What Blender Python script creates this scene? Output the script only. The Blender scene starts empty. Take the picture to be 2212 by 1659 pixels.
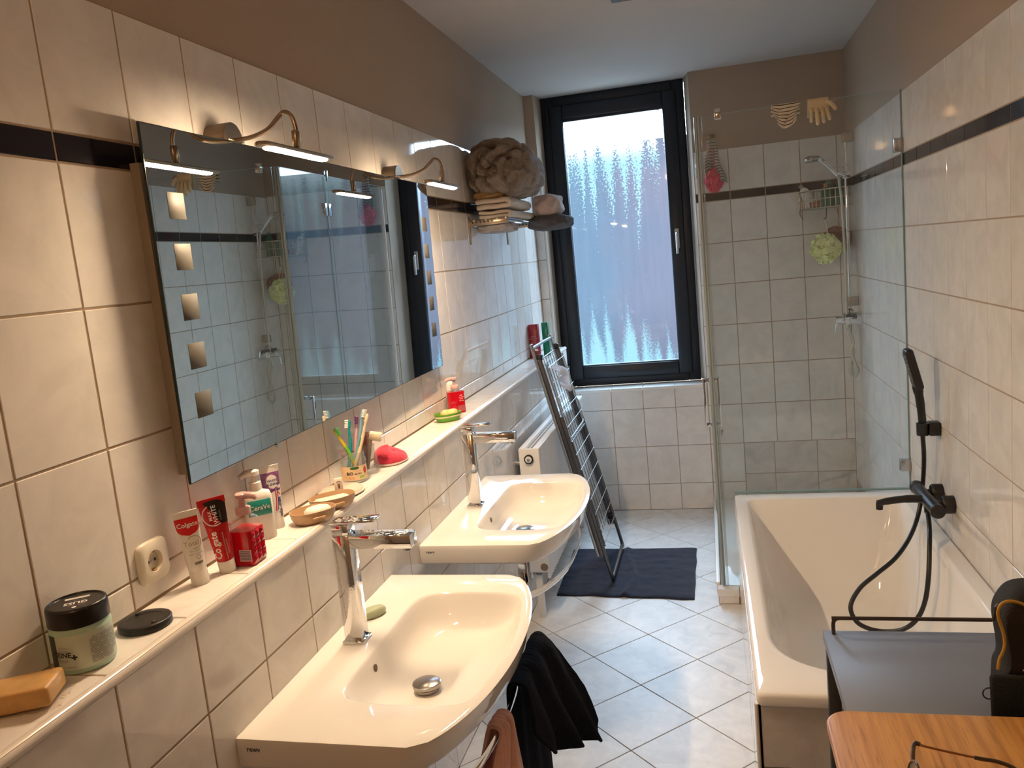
import bpy, bmesh, math, random
from math import sin, cos, pi, radians as R, sqrt, atan2, asin
from mathutils import Vector, Matrix, noise
random.seed(7)
S = bpy.context.scene
COL = S.collection

# ------------------------------------------------------------------ camera, world, exposure
F_PX = 1755.17
YAW, PITCH, ROLL = 0.2474, -0.1472, -0.0973
CAM = Vector((1.0543, -0.2836, 1.6748))
_f = Vector((-sin(YAW)*cos(PITCH), cos(YAW)*cos(PITCH), sin(PITCH)))
_r = Vector((cos(YAW), sin(YAW), 0)); _u = _r.cross(_f)
RT = cos(ROLL)*_r + sin(ROLL)*_u; UP = -sin(ROLL)*_r + cos(ROLL)*_u
cd = bpy.data.cameras.new('camera'); cam = bpy.data.objects.new('camera', cd); COL.objects.link(cam)
cd.sensor_width = 36.0; cd.lens = F_PX*36.0/2212.0; cd.clip_start = 0.02; cd.clip_end = 60
cam.matrix_world = Matrix(((RT.x, UP.x, -_f.x, CAM.x), (RT.y, UP.y, -_f.y, CAM.y), (RT.z, UP.z, -_f.z, CAM.z), (0, 0, 0, 1)))
S.camera = cam
S.view_settings.view_transform = 'Standard'; S.view_settings.look = 'None'
S.view_settings.gamma = 1.0; S.view_settings.use_curve_mapping = False
S.view_settings.exposure = 0.35
S.cycles.use_denoising = True
S.cycles.max_bounces = 18; S.cycles.diffuse_bounces = 10; S.cycles.glossy_bounces = 6
S.cycles.transparent_max_bounces = 24; S.cycles.transmission_bounces = 10
S.cycles.sample_clamp_indirect = 10.0
S.cycles.caustics_reflective = True; S.cycles.caustics_refractive = False; S.cycles.blur_glossy = 0.6
SKY_POWER = 40.0         # overcast daylight outside
wd = bpy.data.worlds.new('world'); S.world = wd; wd.use_nodes = True
wd.node_tree.nodes['Background'].inputs[0].default_value = (0.62, 0.80, 1.0, 1)
wd.node_tree.nodes['Background'].inputs[1].default_value = SKY_POWER
pd = bpy.data.lights.new('window_portal', 'AREA'); pd.shape = 'RECTANGLE'; pd.size = .63; pd.size_y = 1.57; pd.cycles.is_portal = True   # guides sampling of the sky through the window; gives no light itself
po = bpy.data.objects.new('window_portal', pd); COL.objects.link(po); po.location = (.5245, 5.10, 1.7415); po.rotation_euler = (-math.pi/2, 0, 0)
LAMP_POWER = 520.0       # radiance of the lamp lenses
LAMP_COL = (1.0, 0.72, 0.45)
ASSUMED_BULB_POWER = 260.0       # radiance of the assumed bulb added behind the photographer
ASSUMED_BULB_COL = (1.0, 0.56, 0.24)
PANE_POWER = 1.0         # strength of the daylight glow painted into the frosted pane

# ------------------------------------------------------------------ materials
MATS = {}
def mat(name, col, rough=0.5, metal=0.0, spec=0.5, var=0.0, scale=8.0, bump=0.0, bscale=60.0, col2=None, stretch=None, coat=0.0,
        trans=0.0, ior=1.45, emit=0.0, sheen=0.0, detail=4.0, sss=0.0, rand=0.0, contrast=None):
    if name in MATS: return MATS[name]
    m = bpy.data.materials.new(name); m.use_nodes = True; MATS[name] = m
    nt = m.node_tree; b = nt.nodes['Principled BSDF']; N = nt.nodes.new; Lk = nt.links.new
    c = tuple(col) + (1,)
    b.inputs['Base Color'].default_value = c; b.inputs['Roughness'].default_value = rough
    b.inputs['Metallic'].default_value = metal; b.inputs['Specular IOR Level'].default_value = spec
    b.inputs['Coat Weight'].default_value = coat; b.inputs['Transmission Weight'].default_value = trans; b.inputs['IOR'].default_value = ior
    b.inputs['Sheen Weight'].default_value = sheen
    if sss: b.inputs['Subsurface Weight'].default_value = sss; b.inputs['Subsurface Radius'].default_value = (.01, .006, .004); b.inputs['Subsurface Scale'].default_value = 1.0
    if emit: b.inputs['Emission Color'].default_value = c; b.inputs['Emission Strength'].default_value = emit
    if var or bump or col2:
        tc = N('ShaderNodeTexCoord'); vec = tc.outputs['Object']
        if rand:
            oi = N('ShaderNodeObjectInfo'); ml = N('ShaderNodeVectorMath'); ml.operation = 'SCALE'; ml.inputs[0].default_value = (rand, rand*.7, rand*1.3)
            Lk(oi.outputs['Random'], ml.inputs['Scale']); ad = N('ShaderNodeVectorMath'); Lk(vec, ad.inputs[0]); Lk(ml.outputs[0], ad.inputs[1]); vec = ad.outputs[0]
        if stretch:
            mp = N('ShaderNodeMapping'); mp.inputs['Scale'].default_value = stretch; Lk(vec, mp.inputs['Vector']); vec = mp.outputs[0]
        if var or col2:
            nz = N('ShaderNodeTexNoise'); nz.inputs['Scale'].default_value = scale; nz.inputs['Detail'].default_value = detail; nz.inputs['Roughness'].default_value = 0.6
            nz.inputs['Distortion'].default_value = 0.8; Lk(vec, nz.inputs['Vector'])
            rp = N('ShaderNodeValToRGB'); lo, hi = contrast or (0.35, 0.65)
            rp.color_ramp.elements[0].position = lo; rp.color_ramp.elements[1].position = hi
            rp.color_ramp.elements[0].color = (tuple(col2) if col2 else tuple(x*(1-var) for x in col)) + (1,)
            rp.color_ramp.elements[1].color = c
            Lk(nz.outputs['Fac'], rp.inputs['Fac']); Lk(rp.outputs['Color'], b.inputs['Base Color'])
        if bump:
            n2 = N('ShaderNodeTexNoise'); n2.inputs['Scale'].default_value = bscale; n2.inputs['Detail'].default_value = 3; Lk(vec, n2.inputs['Vector'])
            bp = N('ShaderNodeBump'); bp.inputs['Strength'].default_value = bump; bp.inputs['Distance'].default_value = 0.004
            Lk(n2.outputs['Fac'], bp.inputs['Height']); Lk(bp.outputs['Normal'], b.inputs['Normal'])
    return m

def thin_glass(name, tint, haze=0.04, haze_col=(.8, .85, .88), rough=0.0, f0=0.045):
    """thin clear glass: see-through with a mirror reflection that grows at grazing angles and a little film of lime"""
    if name in MATS: return MATS[name]
    m = bpy.data.materials.new(name); m.use_nodes = True; MATS[name] = m
    nt = m.node_tree; nt.nodes.clear(); N = nt.nodes.new; Lk = nt.links.new
    out = N('ShaderNodeOutputMaterial'); tr = N('ShaderNodeBsdfTransparent'); tr.inputs[0].default_value = tuple(tint)+(1,)
    gl = N('ShaderNodeBsdfGlossy'); gl.inputs['Roughness'].default_value = rough; gl.inputs['Color'].default_value = (1, 1, 1, 1)
    geo = N('ShaderNodeNewGeometry'); mr = N('ShaderNodeMapRange'); Lk(geo.outputs['Backfacing'], mr.inputs['Value']); mr.inputs[3].default_value = 1.45; mr.inputs[4].default_value = 1/1.45
    fr = N('ShaderNodeFresnel'); Lk(mr.outputs[0], fr.inputs['IOR'])
    mx = N('ShaderNodeMixShader'); Lk(fr.outputs[0], mx.inputs[0]); Lk(tr.outputs[0], mx.inputs[1]); Lk(gl.outputs[0], mx.inputs[2])
    df = N('ShaderNodeBsdfDiffuse'); df.inputs[0].default_value = tuple(haze_col)+(1,)
    m2 = N('ShaderNodeMixShader'); m2.inputs[0].default_value = haze; Lk(mx.outputs[0], m2.inputs[1]); Lk(df.outputs[0], m2.inputs[2])
    Lk(m2.outputs[0], out.inputs[0])
    return m

TILE = mat('tile_glaze', (.80, .77, .735), .045, var=.13, scale=9, rand=40, detail=5, contrast=(.30, .62), bump=.025, bscale=14, spec=.5)
TILE2 = mat('tile_marble', (.66, .63, .60), .12, var=.2, scale=7, rand=40, detail=6, contrast=(.35, .6))
BORDER = mat('border_glaze', (.012, .012, .018), .09)
GROUT = mat('grout', (.36, .27, .19), .9)
FGROUT = mat('floor_grout', (.10, .075, .06), .9)
FLOORT = mat('floor_glaze', (.76, .745, .735), .42, var=.2, scale=11, rand=50, detail=6, contrast=(.3, .65), bump=.10, bscale=30)
PAINT = mat('taupe_paint', (.40, .315, .245), .85, bump=.1, bscale=180)
CEIL = mat('ceiling_paint', (.56, .54, .53), .9, bump=.05, bscale=120)
CERAMIC = mat('sanitary_ceramic', (.78, .76, .73), .045)
ENAMEL = mat('bath_enamel', (.86, .84, .82), .06)
CHROME = mat('chrome', (.80, .80, .80), .07, 1.0)
CHROMEW = mat('chrome_with_drops', (.78, .78, .78), .06, 1.0, bump=.10, bscale=120)
STEEL = mat('brushed_steel', (.55, .55, .56), .28, 1.0)
BRASSY = mat('brushed_nickel', (.36, .275, .20), .30, 1.0)
GUN = mat('rack_steel', (.16, .155, .155), .30, 1.0)
BLACKM = mat('matt_black', (.016, .014, .014), .38)
ANTH = mat('anthracite_frame', (.016, .019, .027), .42, bump=.03, bscale=200)
WHITE = mat('white_lacquer', (.78, .78, .78), .3)
WPLAST = mat('white_plastic', (.80, .78, .74), .3)
BPLAST = mat('black_plastic', (.012, .012, .012), .35)
MIRROR = mat('silvered_glass', (.64, .69, .70), .0, 1.0)
GLASS = thin_glass('shower_glass', (.97, .985, .98), .03, (.62, .70, .74))
JARGL = thin_glass('jar_glass', (.90, .915, .91), .05, (.75, .76, .76))
GEDGE = mat('glass_edge', (.20, .30, .29), .15)
SEAL = mat('clear_seal', (.30, .34, .345), .2)

# ------------------------------------------------------------------ mesh helpers
def V(*a): return Vector(a)
class MB:
    def __init__(s): s.v = []; s.f = []; s.m = []; s.sm = []
    def add(s, vs, fs, mi=0, smooth=False):
        k = len(s.v); s.v += [tuple(v) for v in vs]
        for f in fs: s.f.append(tuple(k+i for i in f)); s.m.append(mi); s.sm.append(smooth)
        return s
    def box(s, lo, hi, mi=0, fn=None):
        x0, y0, z0 = lo; x1, y1, z1 = hi
        vs = [(x0,y0,z0),(x1,y0,z0),(x1,y1,z0),(x0,y1,z0),(x0,y0,z1),(x1,y0,z1),(x1,y1,z1),(x0,y1,z1)]
        if fn: vs = [fn(*v) for v in vs]
        return s.add(vs, [(3,2,1,0),(4,5,6,7),(0,1,5,4),(1,2,6,5),(2,3,7,6),(3,0,4,7)], mi)
    def bbox(s, lo, hi, b=.002, seg=2, mi=0, fn=None):
        bm = bmesh.new(); bmesh.ops.create_cube(bm, size=1.0)
        for v in bm.verts: v.co = Vector([lo[i] + (v.co[i]+.5)*(hi[i]-lo[i]) for i in range(3)])
        b = min(b, min(hi[i]-lo[i] for i in range(3))*.49)
        bmesh.ops.bevel(bm, geom=list(bm.edges), offset=b, segments=seg, affect='EDGES', profile=.5)
        bm.verts.index_update()
        vs = [v.co.copy() for v in bm.verts]
        if fn: vs = [fn(*v) for v in vs]
        fs = [tuple(v.index for v in f.verts) for f in bm.faces]; bm.free()
        return s.add(vs, fs, mi, True)
    def tube(s, pts, r, n=10, cap=True, mi=0, closed=False, flat=None):
        pts = [Vector(p) for p in pts]; N = len(pts); rs = r if isinstance(r, (list, tuple)) else [r]*N
        ref = None; vs = []
        for i, p in enumerate(pts):
            if closed: t = (pts[(i+1) % N]-pts[i-1])
            else: t = pts[min(i+1, N-1)]-pts[max(i-1, 0)]
            t = t.normalized() if t.length > 1e-9 else Vector((0, 0, 1))
            if ref is None:
                ref = Vector((0, 0, 1)) if abs(t.z) < .9 else Vector((1, 0, 0))
            a = (ref - t*ref.dot(t)); a = a.normalized() if a.length > 1e-6 else t.orthogonal().normalized()
            ref = a; b = t.cross(a)
            for k in range(n):
                th = 2*pi*k/n
                ca, cb = cos(th), sin(th)
                if flat: ca *= flat[0]; cb *= flat[1]
                vs.append(p + (a*ca + b*cb)*rs[i])
        fs = []
        for i in range(N if closed else N-1):
            j = (i+1) % N
            for k in range(n): fs.append((i*n+k, i*n+(k+1) % n, j*n+(k+1) % n, j*n+k))
        if cap and not closed: fs += [tuple(range(n-1, -1, -1)), tuple((N-1)*n+k for k in range(n))]
        return s.add(vs, fs, mi, True)
    def lathe(s, prof, n=32, c=(0, 0, 0), fn=None, mi=0, sx=1, sy=1, rot=0.0):
        vs = []; N = len(prof)
        for r, z in prof:
            for k in range(n):
                a = 2*pi*k/n+rot; v = (c[0]+r*cos(a)*sx, c[1]+r*sin(a)*sy, c[2]+z); vs.append(fn(*v) if fn else v)
        fs = []
        for i in range(N-1):
            for k in range(n): fs.append((i*n+k, i*n+(k+1) % n, (i+1)*n+(k+1) % n, (i+1)*n+k))
        if prof[0][0] > 1e-5: fs.append(tuple(range(n-1, -1, -1)))
        if prof[-1][0] > 1e-5: fs.append(tuple((N-1)*n+k for k in range(n)))
        return s.add(vs, fs, mi, True)
    def loft(s, loops, cap0=True, cap1=True, mi=0, smooth=True):
        n = len(loops[0]); vs = [v for l in loops for v in l]; fs = []
        for i in range(len(loops)-1):
            for k in range(n): fs.append((i*n+k, i*n+(k+1) % n, (i+1)*n+(k+1) % n, (i+1)*n+k))
        if cap0: fs.append(tuple(range(n-1, -1, -1)))
        if cap1: fs.append(tuple((len(loops)-1)*n+k for k in range(n)))
        return s.add(vs, fs, mi, smooth)
    def grid(s, fn, nu, nv, mi=0, wrapu=False):
        vs = [fn(i/nu, j/nv) for i in range(nu if wrapu else nu+1) for j in range(nv+1)]; fs = []
        W_ = nv+1; nn = nu if wrapu else nu+1
        for i in range(nu):
            for j in range(nv):
                a = i*W_+j; b = ((i+1) % nn)*W_+j; fs.append((a, b, b+1, a+1))
        return s.add(vs, fs, mi, True)
    def poly(s, pts, axis, lo, hi, mi=0):
        """extrude a polygon: pts 2D in the two other axes"""
        def P(p, h):
            q = list(p); q.insert(axis, h); return tuple(q)
        n = len(pts); vs = [P(p, lo) for p in pts]+[P(p, hi) for p in pts]
        fs = [tuple(range(n-1, -1, -1)), tuple(range(n, 2*n))]+[(k, (k+1) % n, n+(k+1) % n, n+k) for k in range(n)]
        return s.add(vs, fs, mi)
    def mesh(s, name, mats, fix=True):
        me = bpy.data.meshes.new(name); me.from_pydata(s.v, [], s.f); me.update()
        for m in (mats if isinstance(mats, (list, tuple)) else [mats]): me.materials.append(m)
        for p, mi, sm in zip(me.polygons, s.m, s.sm): p.material_index = mi; p.use_smooth = sm
        if fix:
            bm = bmesh.new(); bm.from_mesh(me); bmesh.ops.recalc_face_normals(bm, faces=bm.faces); bm.to_mesh(me); bm.free()
        if any(s.sm) and hasattr(me, 'set_sharp_from_angle'): me.set_sharp_from_angle(angle=R(48))
        return me
    def build(s, name, mats, parent=None, fix=True):
        o = bpy.data.objects.new(name, s.mesh(name, mats, fix)); COL.objects.link(o)
        if parent: attach(o, parent)
        return o
def attach(o, parent):
    o.parent = parent
    p = parent; off = Vector((0, 0, 0))
    while p is not None: off += Vector(p.location) if p.type == 'EMPTY' else Vector(); p = p.parent
    o.matrix_parent_inverse = Matrix.Translation(-off) if parent.type == 'EMPTY' else Matrix.Identity(4)
    return o
def tag(o, label, cat, group=None, kind=None):
    o['label'] = label; o['category'] = cat
    if group: o['group'] = group
    if kind: o['kind'] = kind
    return o
def thing(name, label, cat, loc=(0, 0, 0), group=None):
    o = bpy.data.objects.new(name, None); COL.objects.link(o); o.location = loc; o.empty_display_size = .05
    return tag(o, label, cat, group)
def struct(o): o['kind'] = 'structure'; return o
def stuff(o): o['kind'] = 'stuff'; return o
def solidify(o, t, off=0.0):
    md = o.modifiers.new('thickness', 'SOLIDIFY'); md.thickness = t; md.offset = off; return o
def subsurf(o, n=1):
    md = o.modifiers.new('smooth', 'SUBSURF'); md.levels = n; md.render_levels = n; return o
def label_text(body, size, fn, m, parent, name='lettering', bold=0.0):
    """flat print: letters as a mesh laid on a surface by fn(x, y)"""
    cu = bpy.data.curves.new('txt', 'FONT'); cu.body = body; cu.size = size; cu.align_x = 'CENTER'; cu.align_y = 'CENTER'; cu.resolution_u = 2; cu.offset = bold
    to = bpy.data.objects.new('txt', cu); COL.objects.link(to)
    dg = bpy.context.evaluated_depsgraph_get(); dg.update(); me = bpy.data.meshes.new_from_object(to.evaluated_get(dg))
    bpy.data.objects.remove(to); bpy.data.curves.remove(cu)
    for v in me.vertices: v.co = Vector(fn(v.co.x, v.co.y))
    me.materials.clear(); me.materials.append(m); me.name = name
    o = bpy.data.objects.new(name, me); COL.objects.link(o); attach(o, parent); return o
def rrect(x0, y0, x1, y1, r, n=5):
    pts = []
    for cx, cy, a0 in ((x1-r, y1-r, 0), (x0+r, y1-r, 90), (x0+r, y0+r, 180), (x1-r, y0+r, 270)):
        for k in range(n+1): a = R(a0+90*k/n); pts.append((cx+r*cos(a), cy+r*sin(a)))
    return pts
def spline(pts, n=8):
    """Catmull-Rom through the points"""
    P = [Vector(p) for p in pts]; P = [2*P[0]-P[1]]+P+[2*P[-1]-P[-2]]; out = []
    for i in range(1, len(P)-2):
        for k in range(n):
            t = k/n; a, b, c, d = P[i-1], P[i], P[i+1], P[i+2]
            out.append(.5*((2*b)+(c-a)*t+(2*a-5*b+4*c-d)*t*t+(-a+3*b-3*c+d)*t**3))
    out.append(P[-2]); return out
def nz(p, s=1.0): return noise.noise(Vector(p)*s)
def fbm(p, s=1.0, o=3): return sum(noise.noise(Vector(p)*s*2**k)*.5**k for k in range(o))

# ================================================================== ROOM
W, L, H = 1.862, 4.882, 2.69
Y0 = -1.0
LEDGE_X, LEDGE_Z = .133, 1.109
def add_tile(parent, lo, hi, axis, sign, cache, m, name='tile', tilt=.0020, gap=.0016, th=.006):
    """one glazed tile: lo/hi are its two in-plane ranges ((a0,a1),(b0,b1)) on the plane axis=hi"""
    (a0, a1), (b0, b1) = lo; w, h = a1-a0-2*gap, b1-b0-2*gap
    if w < .006 or h < .006: return
    key = (round(w, 3), round(h, 3), axis, sign, m.name)
    if key not in cache:
        c = .0016; x, y = w/2, h/2
        vs = [(-x,-y,-th),(x,-y,-th),(x,y,-th),(-x,y,-th),(-x,-y,-c),(x,-y,-c),(x,y,-c),(-x,y,-c),(-x+c,-y+c,0),(x-c,-y+c,0),(x-c,y-c,0),(-x+c,y-c,0)]
        fs = [(0,1,5,4),(1,2,6,5),(2,3,7,6),(3,0,4,7),(4,5,9,8),(5,6,10,9),(6,7,11,10),(7,4,8,11),(8,9,10,11)]
        def P(v):
            a, b, d = v; d *= sign
            return {0: (d, a, b), 1: (a, d, b), 2: (a, b, d)}[axis]
        me = bpy.data.meshes.new(name); me.from_pydata([P(v) for v in vs], [], fs); me.materials.append(m); me.update()
        bm = bmesh.new(); bm.from_mesh(me); bmesh.ops.recalc_face_normals(bm, faces=bm.faces)
        # open shell: make the outer face look along +sign axis
        f = max(bm.faces, key=lambda f: f.calc_area())
        if f.normal[axis]*sign < 0: bmesh.ops.reverse_faces(bm, faces=bm.faces)
        bm.to_mesh(me); bm.free(); cache[key] = me
    o = bpy.data.objects.new(name, cache[key]); COL.objects.link(o)
    ca, cb = (a0+a1)/2, (b0+b1)/2
    o.location = {0: (hi, ca, cb), 1: (ca, hi, cb), 2: (ca, cb, hi)}[axis]
    t = [random.uniform(-tilt, tilt) for _ in range(3)]; t[axis] = 0; o.rotation_euler = t
    o.parent = parent; return o
def edges(lo, hi, first, step):
    k0 = math.ceil((lo-first)/step - 1e-6); e = [lo]; x = first+k0*step
    while x < hi-.004:
        if x > lo+.004: e.append(x)
        x += step
    return e+[hi]
cache = {}
STEP = .202
ROWS = [LEDGE_Z+.002, 1.167, 1.417, 1.667, 1.917, 1.9685, 2.2155]

# --- floor
flo = struct(MB().box((-.1, Y0-.1, -.06), (W+.1, L+.3, -.0025)).build('floor', FGROUT))
def clip(poly, x0, x1, y0, y1):
    for ax, val, keep in ((0, x0, 1), (0, x1, -1), (1, y0, 1), (1, y1, -1)):
        out = []
        for i in range(len(poly)):
            p, q = poly[i-1], poly[i]; dp, dq = (p[ax]-val)*keep, (q[ax]-val)*keep
            if (dp >= 0) != (dq >= 0): t = dp/(dp-dq); out.append((p[0]+(q[0]-p[0])*t, p[1]+(q[1]-p[1])*t))
            if dq >= 0: out.append(q)
        poly = out
        if not poly: return []
    return poly
HD = .2145; full = None
for i in range(-14, 15):
    for j in range(-14, 15):
        cx, cy = .7035+HD*i, 2.6885+HD*j
        if (i+j) % 2 == 0: continue
        g = HD-.0022
        pg = clip([(cx+g, cy), (cx, cy+g), (cx-g, cy), (cx, cy-g)], .134, 1.115 if cy > 1.6 else W-.001, .2, L-.001)
        if len(pg) < 3: continue
        area = abs(sum(pg[k-1][0]*pg[k][1]-pg[k][0]*pg[k-1][1] for k in range(len(pg))))/2
        if area < 4e-4: continue
        px = [(x-cx, y-cy) for x, y in pg]
        if area > 2*g*g*.999 and full: me = full
        else:
            q = [(x*(1-.0015/HD), y*(1-.0015/HD), .0) for x, y in px]
            b = MB(); n = len(px); b.add([(x, y, -.004) for x, y in px]+[(x, y, -.0012) for x, y in px]+q,
                                     [(k, (k+1) % n, n+(k+1) % n, n+k) for k in range(n)]+[(n+k, n+(k+1) % n, 2*n+(k+1) % n, 2*n+k) for k in range(n)]+[tuple(range(2*n, 3*n))])
            me = b.mesh('tile', FLOORT)
            if me.polygons[-1].normal.z < 0: me.flip_normals()
            if area > 2*g*g*.999: full = me
        o = bpy.data.objects.new('tile', me); COL.objects.link(o); o.location = (cx, cy, 0); o.parent = flo
        o.rotation_euler = (random.uniform(-.0012, .0012), random.uniform(-.0012, .0012), 0)

# --- ceiling
ceil = struct(MB().box((-.1, Y0-.1, H), (W+.1, L+.3, H+.1)).build('ceiling', CEIL))

# --- left wall: painted above, tiled below
wl = struct(MB().box((-.12, Y0-.1, 0), (-.004, L, H)).build('wall_left', PAINT))
MB().box((-.0042, Y0, 1.05), (-.0012, L, 2.2155)).build('grout_bed', GROUT, wl)
ye = edges(.1, L, .9192, STEP)
for a, b in zip(ye, ye[1:]):
    for r in range(6):
        bord = r == 4
        add_tile(wl, ((a, b), (ROWS[r], ROWS[r+1])), 0.0, 0, 1, cache, BORDER if bord else TILE, 'border_tile' if bord else 'tile')
# --- boxed ledge in front of it
we = struct(MB().box((-.0, Y0, 0), (LEDGE_X-.0012, L, LEDGE_Z-.0012)).build('wall_ledge', GROUT))
yf = edges(.1, L, .9011, STEP)
for a, b in zip(yf, yf[1:]):
    for z0, z1 in ((.924, 1.0945), (.674, .924), (.424, .674), (.174, .424), (0.0, .174)):
        if z1 < .8 and (a < .8): continue
        add_tile(we, ((a, b), (z0, z1)), LEDGE_X, 0, 1, cache, TILE)
    add_tile(we, ((.001, LEDGE_X-.013), (a, b)), LEDGE_Z, 2, 1, cache, TILE, tilt=.001)
prof = [(LEDGE_X-.0128, LEDGE_Z+.0004)]+[(LEDGE_X-.008+.0105*sin(R(a)), LEDGE_Z-.0105+.0115*cos(R(a))) for a in range(0, 121, 12)]+[(LEDGE_X-.0005, LEDGE_Z-.0148), (LEDGE_X-.0128, LEDGE_Z-.0148)]
MB().poly([(x, z) for x, z in prof], 1, Y0, L).build('edge_trim', mat('trim_pvc', (.72, .67, .61), .22), we)

# --- back wall with a window niche
NX0, NX1, NZ0, NY = .057, 1.003, .806, 5.045
wb = bpy.data.objects.new('wall_back', None); COL.objects.link(wb); struct(wb)
wb_main = MB()
wb_main.poly([(-.12, L+.0025), (NX0, L+.0025), (.072, NY), (.072, NY+.2), (-.12, NY+.2)], 2, 0, H)
o = wb_main.build('pier', PAINT, wb)
MB().poly([(NX1, L+.0025), (W+.12, L+.0025), (W+.12, NY+.2), (.972, NY+.2), (.972, NY)], 2, 0, H).build('pier', PAINT, wb)
MB().box((NX0, L+.0025, 0), (NX1, NY+.2, NZ0-.012)).build('parapet', GROUT, wb)
for x0, x1, z1 in ((.0, NX0, 2.224), (NX1, W, 2.224)): MB().box((x0, L+.0008, 0), (x1, L+.003, z1)).build('grout_bed', GROUT, wb)
BR = [0.0, .173, .423, .673, .923, 1.173, 1.423, 1.673, 1.925, 1.976, 2.2245]
xe = edges(.0, W, .3991, STEP)
xs = edges(1.03, W, 1.136, .252)
for r in range(10):
    z0, z1 = BR[r], BR[r+1]; bord = r == 8
    if r < 3: cols = [c for c in zip(xe, xe[1:]) if c[1] <= 1.22] if r < 2 else list(zip(xe, xe[1:]))
    else: cols = [(0.0, NX0)]+[(max(a, NX1), b) for a, b in zip(xe, xe[1:]) if b > NX1+.02]
    for a, b in cols:
        if b < .06 and z1 < 1.0: continue
        add_tile(wb, ((a, b), (z0, z1)), L, 1, -1, cache, BORDER if bord else TILE, 'border_tile' if bord else 'tile')
for a, b in zip(xs, xs[1:]):
    for z0, z1 in ((.223, .423), (.06, .223)): add_tile(wb, ((max(a, 1.208), b), (z0, z1)), L, 1, -1, cache, TILE2)
for a, b in zip(xe, xe[1:]):
    if a < NX1-.02: add_tile(wb, ((max(a, .06), min(b, NX1)), (.673, NZ0-.006)), L, 1, -1, cache, TILE)
sx = edges(NX0, NX1, .3991, STEP)
sill = struct(MB().box((NX0, L-.004, NZ0-.012), (NX1, NY+.05, NZ0-.001)).build('trim_1', WPLAST))
for a, b in zip(sx, sx[1:]): add_tile(sill, ((a, b), (L-.004, NY+.02)), NZ0+.006, 2, 1, cache, TILE, tilt=.001, th=.009)
# narrow tiled reveal on the left of the window
MB().box((NX0+.0, L, NZ0+.006), (NX0+.012, L+.012, 2.224)).build('corner_trim', mat('trim_pvc', (.72, .67, .61), .22), wb)

# --- right wall
wr = struct(MB().box((W+.004, Y0-.1, 0), (W+.12, L, H)).build('wall_right', PAINT))
MB().box((W+.0012, Y0, 0), (W+.0042, L, 2.2155)).build('grout_bed', GROUT, wr)
yr = edges(.9, L, 2.6367, STEP)
RR = [.168, .418, .668, .918]+ROWS[1:]
for a, b in zip(yr, yr[1:]):
    for r in range(len(RR)-1):
        if RR[r+1] < .5 and b < 3.45: continue
        bord = abs(RR[r]-1.917) < .01
        add_tile(wr, ((a, b), (RR[r], RR[r+1])), W, 0, -1, cache, BORDER if bord else TILE, 'border_tile' if bord else 'tile')
# --- wall behind the photographer, with the door the picture is taken from
wf = struct(MB().box((-.1, Y0-.1, 0), (W+.1, Y0, H)).build('wall_front', PAINT))

# ================================================================== WINDOW
win = thing('window_1', 'tall dark framed window with frosted structured glass in the end wall niche', 'window', (.52, NY, NZ0))
win['kind'] = 'structure'
FX0, FX1, FZ0, FZ1, FY = .074, .970, .815, 2.688, 5.03
def ring(mb, x0, x1, z0, z1, t, y0, y1, b=.004):
    for lo, hi in (((x0, y0, z0), (x0+t, y1, z1)), ((x1-t, y0, z0), (x1, y1, z1)), ((x0+t, y0, z1-t), (x1-t, y1, z1)), ((x0+t, y0, z0), (x1-t, y1, z0+t))): mb.bbox(lo, hi, b, 1)
mb = MB(); ring(mb, FX0, FX1, FZ0, FZ1, .075, FY+.012, FY+.09); mb.build('window_frame', ANTH, win)
mb = MB(); ring(mb, FX0+.05, FX1-.05, FZ0+.05, FZ1-.06, .085, FY-.006, FY+.07, .006)
sash = mb.build('sash', ANTH, win)
GX0, GX1, GZ0, GZ1 = .211, .838, .957, 2.526
mb = MB()
for lo, hi in (((FX0+.13, FY+.004, GZ0-.03), (GX0, FY+.05, GZ1+.03)), ((GX1, FY+.004, GZ0-.03), (FX1-.13, FY+.05, GZ1+.03)), ((FX0+.13, FY+.004, GZ1), (FX1-.13, FY+.05, FZ1-.14)), ((FX0+.13, FY+.004, FZ0+.13), (FX1-.13, FY+.05, GZ0))): mb.box(lo, hi)
mb.build('glazing_bead', ANTH, sash)
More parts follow.
